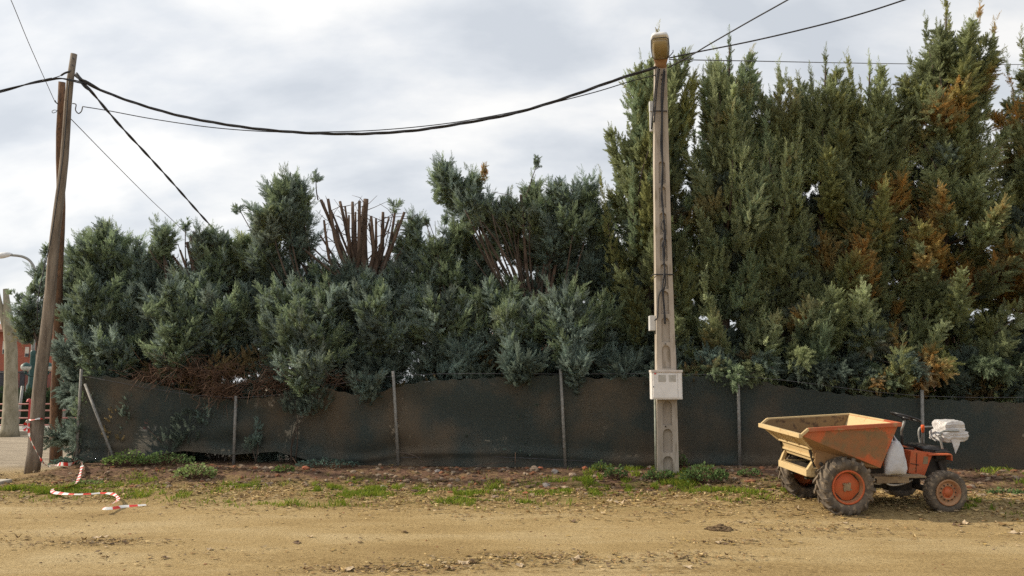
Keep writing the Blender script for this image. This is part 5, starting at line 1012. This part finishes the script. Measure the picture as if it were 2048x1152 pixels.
def wheel(c, Rr, w, rim_r, kind, s):
    we = thing('wheel', None, None, c); we.parent = D; o = (0, 0, 0)
    tyre(o, Rr, w, rim_r, 17 if kind == 'drive' else 26, .030 if kind == 'drive' else .009, .042 if kind == 'drive' else .038, kind != 'drive').build('tyre', M_tyre, we, True)
    m = MB(); y = s * w / 2
    if kind == 'drive':
        dk = y - s * .078      # disc sits deep inside the wheel
        m.lathe([(y * .62, rim_r + .014), (y * .90, rim_r + .012), (y * .93, rim_r - .002), (y * .86, rim_r - .010)], o, 'y', 48, 0)
        m.lathe([(y * .86, rim_r - .010), (y * .60, rim_r - .020), (dk, rim_r - .026), (dk - s * .02, rim_r - .03)], o, 'y', 48, 1)
        rd = rim_r - .030
        m.lathe([(dk + s * .012, .0), (dk + s * .012, rd * .955), (dk + s * .004, rd), (dk - s * .02, rd)], o, 'y', 48, 0)
        for k in range(4):   # slots left between the octagonal disc and the ring
            a = R(45 + 90 * k); d = np.array([math.cos(a), 0, math.sin(a)]); t = np.array([-math.sin(a), 0, math.cos(a)]); p = d * rd * .905 + np.array([0, dk + s * .0135, 0])
            m.prism([p - t * .062, p - t * .045 + d * .012, p + t * .045 + d * .012, p + t * .062, ], (0, -s * .004, 0), 2)
        m.box((0, dk + s * .02, 0), (.085, .03, .085), 3, M=np.array(Matrix.Rotation(R(8), 3, 'Y')))
        for k in range(4): a = R(45 + 90 * k + 8); m.tube([(.055 * math.cos(a), dk, .055 * math.sin(a)), (.055 * math.cos(a), dk + s * .04, .055 * math.sin(a))], .011, 8, 3)
    else:
        m.lathe([(y * .70, rim_r + .012), (y * .98, rim_r + .010), (y * 1.0, rim_r), (y * .88, rim_r - .014), (y * .60, rim_r - .028), (y * .56, rim_r - .04), (y * .74, rim_r - .062), (y * .78, rim_r * .52), (y * .55, rim_r * .46), (y * .52, .05), (y * .72, .045), (y * .74, 0)], o, 'y', 40, 1)
        m.lathe([(y * .80, rim_r * .56), (y * .60, rim_r * .48), (y * .57, .05), (y * .78, .045), (y * .79, 0)], o, 'y', 32, 0)
        for k in range(4): a = R(35 + 90 * k); m.tube([(rim_r * .36 * math.cos(a), y * .55, rim_r * .36 * math.sin(a)), (rim_r * .36 * math.cos(a), y * .72, rim_r * .36 * math.sin(a))], .013, 8, 0)
        for k in range(12): a = 2 * math.pi * k / 12; m.tube([((rim_r - .055) * math.cos(a), y * .70, (rim_r - .055) * math.sin(a)), ((rim_r - .055) * math.cos(a), y * .765, (rim_r - .055) * math.sin(a))], .010, 8, 2)
    m.build('rim', [M_rimcol, M_rimdust, M_dark, M_foot], we, True)
rw = LC_(1887, 990, -.47)[0]
wheel((0, -.52, .355), .365, .25, .200, 'drive', -1); wheel((0, .52, .355), .365, .25, .200, 'drive', 1)
wheel((rw, -.50, .262), .268, .17, .155, 'car', -1); wheel((rw, .50, .262), .268, .17, .155, 'car', 1)
# white carrier bag hung behind the hopper
M_bag = noise_mat('white_bag_plastic', (.47, .47, .49), (.56, .56, .58), 7, .45, bump=.5, bscale=14)
def dW(p): return droot + Rn @ np.asarray(p, float)
bp_ = LC_(1790, 910, -.50); bt = thing('carrier_bag', 'white plastic carrier bag hanging by its handles between hopper and driver seat', 'bag', dW([bp_[0], -.50, LC_(1790, 949, -.5)[2]])); r = np.random.default_rng(8)
m = MB(); secs = [(949, 1771, 1809, .02), (946, 1769, 1812, .07), (935, 1769, 1811.5, .085), (920, 1770, 1810, .08), (905, 1773, 1807, .07), (893, 1777, 1803, .055), (886, 1780, 1799, .04), (882, 1783, 1797, .02)]; V = []; n = 28
for (yy, x0, x1, th) in secs:
    a, b = LC_(x0, yy, -.50), LC_(x1, yy, -.50); c = (a + b) / 2; hw = (b[0] - a[0]) / 2
    for j in range(n):
        t = 2 * math.pi * j / n; wr = .012 * math.sin(5 * t + yy * .16) + .008 * math.sin(9 * t - yy * .3); V.append(dW([c[0] + hw * np.sign(math.cos(t)) * abs(math.cos(t)) ** .7 + wr * .4, -.50 + (th + wr) * math.sin(t), c[2] + .006 * math.sin(3 * t)]))
k = len(secs); m.add(V, [(i * n + j, i * n + (j + 1) % n, (i + 1) * n + (j + 1) % n, (i + 1) * n + j) for i in range(k - 1) for j in range(n)] + [tuple(range(n))[::-1], tuple(range((k - 1) * n, k * n))], 0, True); m.build('bag_body', M_bag, bt)
for (x0, xt, yt_, dy) in ((1782, 1786, 868, 0), (1794, 1788, 868, .03)):
    m = MB(); a, b = LC_(x0, 884, -.50), LC_(xt, yt_, -.47); ps = [dW(a + (b - a) * t + [0, dy * t, 0]) for t in np.linspace(0, 1, 6)]; m.tube(ps, [.022, .017, .012, .009, .008, .007], 7); m.build('handle', M_bag, bt)
# crumpled white plastic bundle lying on the hoop rail
M_wrap = noise_mat('crumpled_white_plastic', (.46, .44, .43), (.62, .60, .585), 9, .3, bump=.9, bscale=20, spec=.5)
p0 = LC_(1898, 863, 0); wt = thing('plastic_bundle', 'crumpled shiny white plastic bundle resting on the seat rail of the dumper', 'bundle', dW(p0))
def lump(mb, x0, y0, x1, y1, yl, dep, seed, k=.02, taper=.0):
    import bmesh
    bm = bmesh.new(); bmesh.ops.create_cube(bm, size=1); bmesh.ops.subdivide_edges(bm, edges=bm.edges[:], cuts=9, use_grid_fill=True); a, b = LC_(x0, y1, yl), LC_(x1, y0, yl); c = (a + b) / 2; sz = np.array([b[0] - a[0], dep, b[2] - a[2]]); rr2 = np.random.default_rng(seed)
    for v in bm.verts:
        q = np.array(v.co[:]); q = q * (1 - .16 * (np.linalg.norm(q) / .866) ** 6); q[0] *= 1 - taper * (q[2]); dsp = np.array([fbm(q[0] * 5 + seed, q[2] * 5 + q[1] * 4, seed), fbm(q[1] * 5, q[2] * 5 + seed, seed + 3), fbm(q[0] * 5 + q[1] * 3, q[1] * 5, seed + 6)]) - .47
        v.co = Vector(dW(c + q * sz + dsp * k * 2.4))
    V = [v.co[:] for v in bm.verts]; bm.verts.index_update(); Fs = [tuple(v.index for v in f.verts) for f in bm.faces]; bm.free(); mb.add(V, Fs, 0, False)
m = MB(); lump(m, 1877, 840, 1917, 862, -.02, .30, 2, .012, .12); m.build('upper_package', M_wrap, wt)
m = MB(); lump(m, 1872, 860, 1924, 882, -.02, .34, 5, .024, -.05); m.build('lower_bag', M_wrap, wt)
m = MB(); fl = [LC_(1900, 874, -.18), LC_(1922, 872, -.17), LC_(1919, 890, -.18), LC_(1911, 908, -.19), LC_(1908, 895, -.20)]; m.prism([dW(p) for p in fl], Rn @ np.array([.004, .010, 0])); m.build('hanging_flap', M_wrap, wt)

# ------------------------------------------------------------------ the street beyond the left end
def brick_material(name, c1, c2, mortar):
    m, t, b = mat(name); L = t.links; tc = N(t, 'ShaderNodeTexCoord'); mp = N(t, 'ShaderNodeMapping'); mp.inputs['Rotation'].default_value = (R(90), 0, 0); L.new(tc.outputs['Object'], mp.inputs[0])
    bk = N(t, 'ShaderNodeTexBrick'); bk.inputs['Color1'].default_value = lin(c1); bk.inputs['Color2'].default_value = lin(c2); bk.inputs['Mortar'].default_value = lin(mortar); bk.inputs['Scale'].default_value = 4; bk.inputs['Mortar Size'].default_value = .012; L.new(mp.outputs[0], bk.inputs['Vector']); L.new(bk.outputs[0], b.inputs['Base Color']); b.inputs['Roughness'].default_value = .9; return m
M_brick = brick_material('red_brick', (.36, .095, .055), (.29, .075, .045), (.32, .2, .15)); M_tile = noise_mat('roof_tile', (.20, .10, .07), (.33, .17, .12), 6, .9, stretch=(1, .3, 1)); M_eave = noise_mat('grey_eave', (.2, .19, .18), (.3, .29, .28), 6, .8)
M_shut = noise_mat('cream_shutter', (.55, .50, .42), (.64, .60, .52), 8, .6); M_glass = noise_mat('dark_window_glass', (.03, .035, .04), (.07, .075, .08), 3, .15); M_plaster = noise_mat('pink_plaster', (.46, .26, .21), (.55, .33, .27), 2, .9); M_white = noise_mat('white_plaster', (.62, .60, .57), (.72, .70, .67), 2, .9)
M_railred = noise_mat('faded_red_rail', (.33, .13, .11), (.44, .21, .18), 12, .6); M_postred = noise_mat('red_post_paint', (.38, .04, .04), (.48, .07, .06), 10, .5); M_green = noise_mat('dark_green_iron', (.02, .06, .055), (.035, .085, .075), 12, .5); M_iron = noise_mat('dark_iron', (.03, .03, .035), (.06, .06, .065), 12, .6)
M_kerb = noise_mat('concrete_kerb', (.36, .33, .28), (.48, .44, .38), 4, .9); M_plane = noise_mat('plane_tree_bark', (.20, .18, .125), (.36, .325, .245), 5, .9, stretch=(1, 1, .45), bump=.5, c3=(.20, .18, .12), s3=9, f3=.55)
def wbox(mb, px0, py0, px1, py1, Y, d, mi=0): pxbox(mb, px0, py0, px1, py1, Y, d, mi)
def house(label, loc, walls, Y, depth, roof, windows, wmat, name='brick_house', doors=()):
    t = thing(name, label, 'house', loc); m = MB()
    for w in walls: pxbox(m, *w, Y, depth)
    m.build('wall', wmat, t)
    for (x0, y0, x1, y1) in roof:
        m = MB(); a, b = P(x0, y1, Y), P(x1, y0, Y); e = .45; zr = b[2]; zl = a[2]
        m.prism([(a[0] - e, Y - e, zl - .02), (a[0] - e, Y - e, zl + .12), (a[0] - e, Y + depth / 2, zr), (a[0] - e, Y + depth + e, zl + .12), (a[0] - e, Y + depth + e, zl - .02)], (b[0] - a[0] + 2 * e, 0, 0)); m.build('roof', M_tile, t)
    for (x0, y0, x1, y1) in windows:
        m = MB(); pxbox(m, x0, y0, x1, y1, Y - .05, .08); w = m.build('window', M_shut, t); m = MB(); h = (y1 - y0) * .35; pxbox(m, x0 + .8, y1 - h, x1 - .8, y1 - .8, Y - .065, .03); m.build('pane', M_glass, w)
    for (x0, y0, x1, y1) in doors:
        m = MB(); pxbox(m, x0, y0, x1, y1, Y - .04, .07); m.build('garage_door', M_iron, t)
    return t
Yb = 46.0
house('red brick house with cream shutters at the left edge, behind street hedge', (P(60, 790, Yb)[0], Yb, 0), [(-260, 662, 330, 815)], Yb, 9, [(-260, 636, 330, 664)], [(4, 682, 13, 708), (49, 694, 58, 714), (-60, 682, -48, 708), (140, 690, 150, 712), (200, 690, 210, 712)], M_brick, doors=[(-30, 742, 14, 800), (36, 742, 50, 800)])
house('long pinkish house with tiled roof glimpsed through the gaps of the cypress row', (P(1500, 790, 40)[0], 40, 0), [(880, 690, 2500, 830)], 40.0, 9, [(880, 655, 2500, 692)], [(1000, 705, 1030, 740), (1200, 705, 1230, 740), (1545, 705, 1580, 740), (1730, 705, 1760, 740), (1900, 705, 1930, 740)], M_plaster, 'house')
# street hedge behind the railing
Yh = 30.5
hg = thing('hedge', 'clipped dark green hedge running along the street behind the railing', 'hedge', (P(70, 800, Yh)[0], Yh, 0)); f = Foliage(501)
for i in range(2600):
    q = P(f.r.uniform(-130, 330), f.r.uniform(779, 822), Yh + f.r.uniform(-.5, .5)); q[2] = max(q[2], .1); f.put(q, np.array([f.r.normal(0, .5), -.5 + f.r.normal(0, .5), .8]), f.r.uniform(.18, .30), np.array((.045, .075, .035)) * f.r.uniform(.6, 1.4))
f.build('foliage', hg)
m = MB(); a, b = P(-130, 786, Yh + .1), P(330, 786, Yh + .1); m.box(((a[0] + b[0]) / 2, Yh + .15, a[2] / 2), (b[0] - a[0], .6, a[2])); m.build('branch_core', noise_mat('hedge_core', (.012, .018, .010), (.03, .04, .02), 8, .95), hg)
# dark iron gate before the house
m0 = thing('iron_fence', 'dark vertical bar fence in front of the brick house', 'fence', (P(45, 790, 40)[0], 40, 0)); m = MB()
for x in np.arange(-60, 140, 2.6): m.tube([P(x, 742, 40), [P(x, 742, 40)[0], 40, 0]], .016, 4)
m.build('bars', M_iron, m0); m = MB(); m.tube([P(-60, 745, 40), P(140, 745, 40)], .03, 5); m.build('top_rail', M_iron, m0)
# railing
Yr = 26.5; rl = thing('railing', 'faded red pipe railing with four rails along the far pavement', 'railing', (P(60, 860, Yr)[0], Yr, 0))
for y in (808, 821, 836, 850):
    m = MB(); m.tube([P(-140, y + 1, Yr), P(320, y - 1, Yr)], .028, 6); m.build('rail', M_railred, rl)
for x in (-60, 58, 176, 290):
    m = MB(); a = P(x, 805, Yr); pxbox(m, x - 4.2, 803, x + 4.2, 862, Yr - .07, .14); m.lathe([(a[2] + .02, .085), (a[2] + .10, .06), (a[2] + .14, 0)], (a[0], Yr, 0), 'z', 10); m.build('post', M_postred, rl)
sg = thing('iron_post', 'thin grey green leaning stake between the hedge and the red railing', 'post', (P(38, 850, 27.4)[0], 27.4, 0)); m = MB(); m.tube([P(36, 846, 27.4), P(45, 772, 27.4)], .045, 6); m.build('shaft', M_galv, sg)
sg = thing('iron_post', 'thin pale stake seen between the wooden pole and the end shrub', 'post', (P(128, 850, 27.4)[0], 27.4, 0)); m = MB(); m.tube([P(127, 846, 27.4), P(131, 790, 27.4)], .04, 6); m.build('shaft', M_galv, sg)
# kerb and pavement
k0 = MB(); a, b = P(-200, 866, 25.3), P(330, 866, 25.3); k0.box(((a[0] + b[0]) / 2, 25.2, .06), (b[0] - a[0], .2, .15)); tag(k0.build('kerb', M_kerb), kind='structure')
k0 = MB(); k0.box(((a[0] + b[0]) / 2, 27.35, .055), (b[0] - a[0], 4.1, .13)); tag(k0.build('pavement', noise_mat('pavement_concrete', (.27, .25, .22), (.38, .35, .31), 2, .9)), kind='structure')
k0 = MB(); g0, g1 = G(-60, 968, .02), G(22, 964, .02); k0.box(((g0[0] + g1[0]) / 2, g0[1] + .12, .03), (g1[0] - g0[0], .35, .07)); bevel(tag(k0.build('kerb', M_kerb), kind='structure'), .015)
# pollarded plane tree trunk
Yt_ = 24.6; pt = thing('plane_tree', 'pale lopped plane tree trunk at the left edge behind the wooden poles', 'tree', (P(20, 868, Yt_)[0], Yt_, 0)); m = MB()
m.tube([P(18, 874, Yt_), P(20, 858, Yt_), P(21, 820, Yt_), P(22, 760, Yt_), P(22, 700, Yt_), P(18, 655, Yt_), P(14, 610, Yt_), P(11, 578, Yt_)], [.31, .24, .215, .185, .18, .16, .10, .07], 14, mcap=0); m.tube([P(17, 668, Yt_), P(8, 640, Yt_), P(-2, 605, Yt_), P(-12, 560, Yt_)], [.13, .11, .09, .07], 10); m.tube([P(20, 672, Yt_), P(28, 655, Yt_), P(30, 645, Yt_)], [.10, .07, .05], 8); m.build('trunk', M_plane, pt)
f = Foliage(502)
for i in range(26): q = P(34 + f.r.normal(0, 9), 668 + f.r.normal(0, 8), Yt_ - .2 + f.r.normal(0, .3)); f.put(q, f.r.normal(0, 1, 3), f.r.uniform(.2, .4), np.array((.19, .165, .06)) * f.r.uniform(.7, 1.2), True)
f.build('twigs', pt)
# street lamp with arched arm
Yl = 33.0; sl = thing('street_lamp', 'curved arm grey street lamp standing behind the poles at far left', 'street lamp', (P(62, 800, Yl)[0], Yl, 0))
m = MB(); m.tube(smooth_path([P(61, 790, Yl), P(66, 700, Yl), P(71, 600, Yl), P(72.5, 565, Yl), P(70, 540, Yl), P(60, 522, Yl), P(44, 513, Yl), P(20, 510, Yl)], 6), [.08] * 12 + [.055] * 31, 8); m.build('mast', M_galv, sl)
m = MB(); pxb = P(60.5, 800, Yl); m.lathe([(0, .24), (.25, .22), (P(60, 772, Yl)[2], .19), (P(60, 766, Yl)[2], .13), (P(60, 712, Yl)[2], .115), (P(60, 704, Yl)[2], .14), (P(60, 701, Yl)[2], .09)], (pxb[0], Yl, 0), 'z', 14); m.build('base', M_green, sl)
m = MB(); c = P(6, 511, Yl); ring0 = []; m.tube([P(24, 509, Yl), P(16, 509, Yl), P(4, 511, Yl), P(-8, 513, Yl), P(-13, 514, Yl)], [.05, .11, .13, .10, .03], 10); m.build('lamp_head', M_lampbody, sl)
M_globe = noise_mat('milky_globe', (.62, .62, .56), (.7, .7, .64), 4, .3)
tl = thing('globe_lamp', 'green twin globe street lamp half hidden behind the wooden poles', 'street lamp', (P(75, 800, 31.5)[0], 31.5, 0)); m = MB(); q = P(75, 752, 31.5); m.tube([(q[0], 31.5, 0), q], .07, 8); m.tube([P(52, 747, 31.5), P(60, 752, 31.5), P(90, 752, 31.5), P(97, 747, 31.5)], .035, 6); m.build('mast', M_green, tl)
for x in (52, 97):
    c = P(x, 734, 31.5); m = MB(); m.lathe([(-.16, .04), (-.155, .08), (-.09, .165), (0, .19), (.02, .19)], c, 'z', 18, 0); m.lathe([(.02, .20), (.09, .165), (.15, .09), (.19, 0)], c, 'z', 18, 1); m.tube([c - [0, 0, .16], c - [0, 0, .27]], .05, 8, 1); m.build('globe', [M_globe, M_green], tl)
# parked car mostly outside the frame
Yc = 36.0; cc = P(-26, 800, Yc); car = thing('parked_car', 'bluish grey car parked by the house, just its front corner in view', 'car', (cc[0], Yc, 0)); m = MB(); x0 = P(14, 800, Yc)[0]
prof = [(0, .35), (.02, .62), (-.35, .82), (-1.15, .93), (-1.85, 1.42), (-3.2, 1.45), (-3.9, .98), (-4.1, .9), (-4.12, .35)]
m.prism([(x0 + a, Yc, z) for a, z in prof], (0, 1.7, 0)); M_car = noise_mat('car_paint', (.26, .32, .38), (.30, .36, .42), 2, .25); bevel(m.build('body', M_car, car), .06, 3)
m = MB(); m.prism([(x0 + a, Yc - .006, z) for a, z in [(-1.35, .97), (-1.9, 1.34), (-3.1, 1.36), (-3.6, .98)]], (0, .004, 0)); m.build('window', M_glass, car)
for a in (-.75, -3.3):
    m = MB(); m.lathe([(-.10, .20), (-.11, .29), (-.06, .31), (.08, .31), (.1, .2)], (x0 + a, Yc + .05, .31), 'y', 20, 0); m.lathe([(-.09, .0), (-.10, .19), (-.08, .21)], (x0 + a, Yc + .05, .31), 'y', 20, 1); m.build('wheel', [M_vinyl, M_galv], car)
m = MB(); m.box((x0 - .12, Yc + .2, .66), (.16, .3, .12)); m.build('headlight', M_white, car)
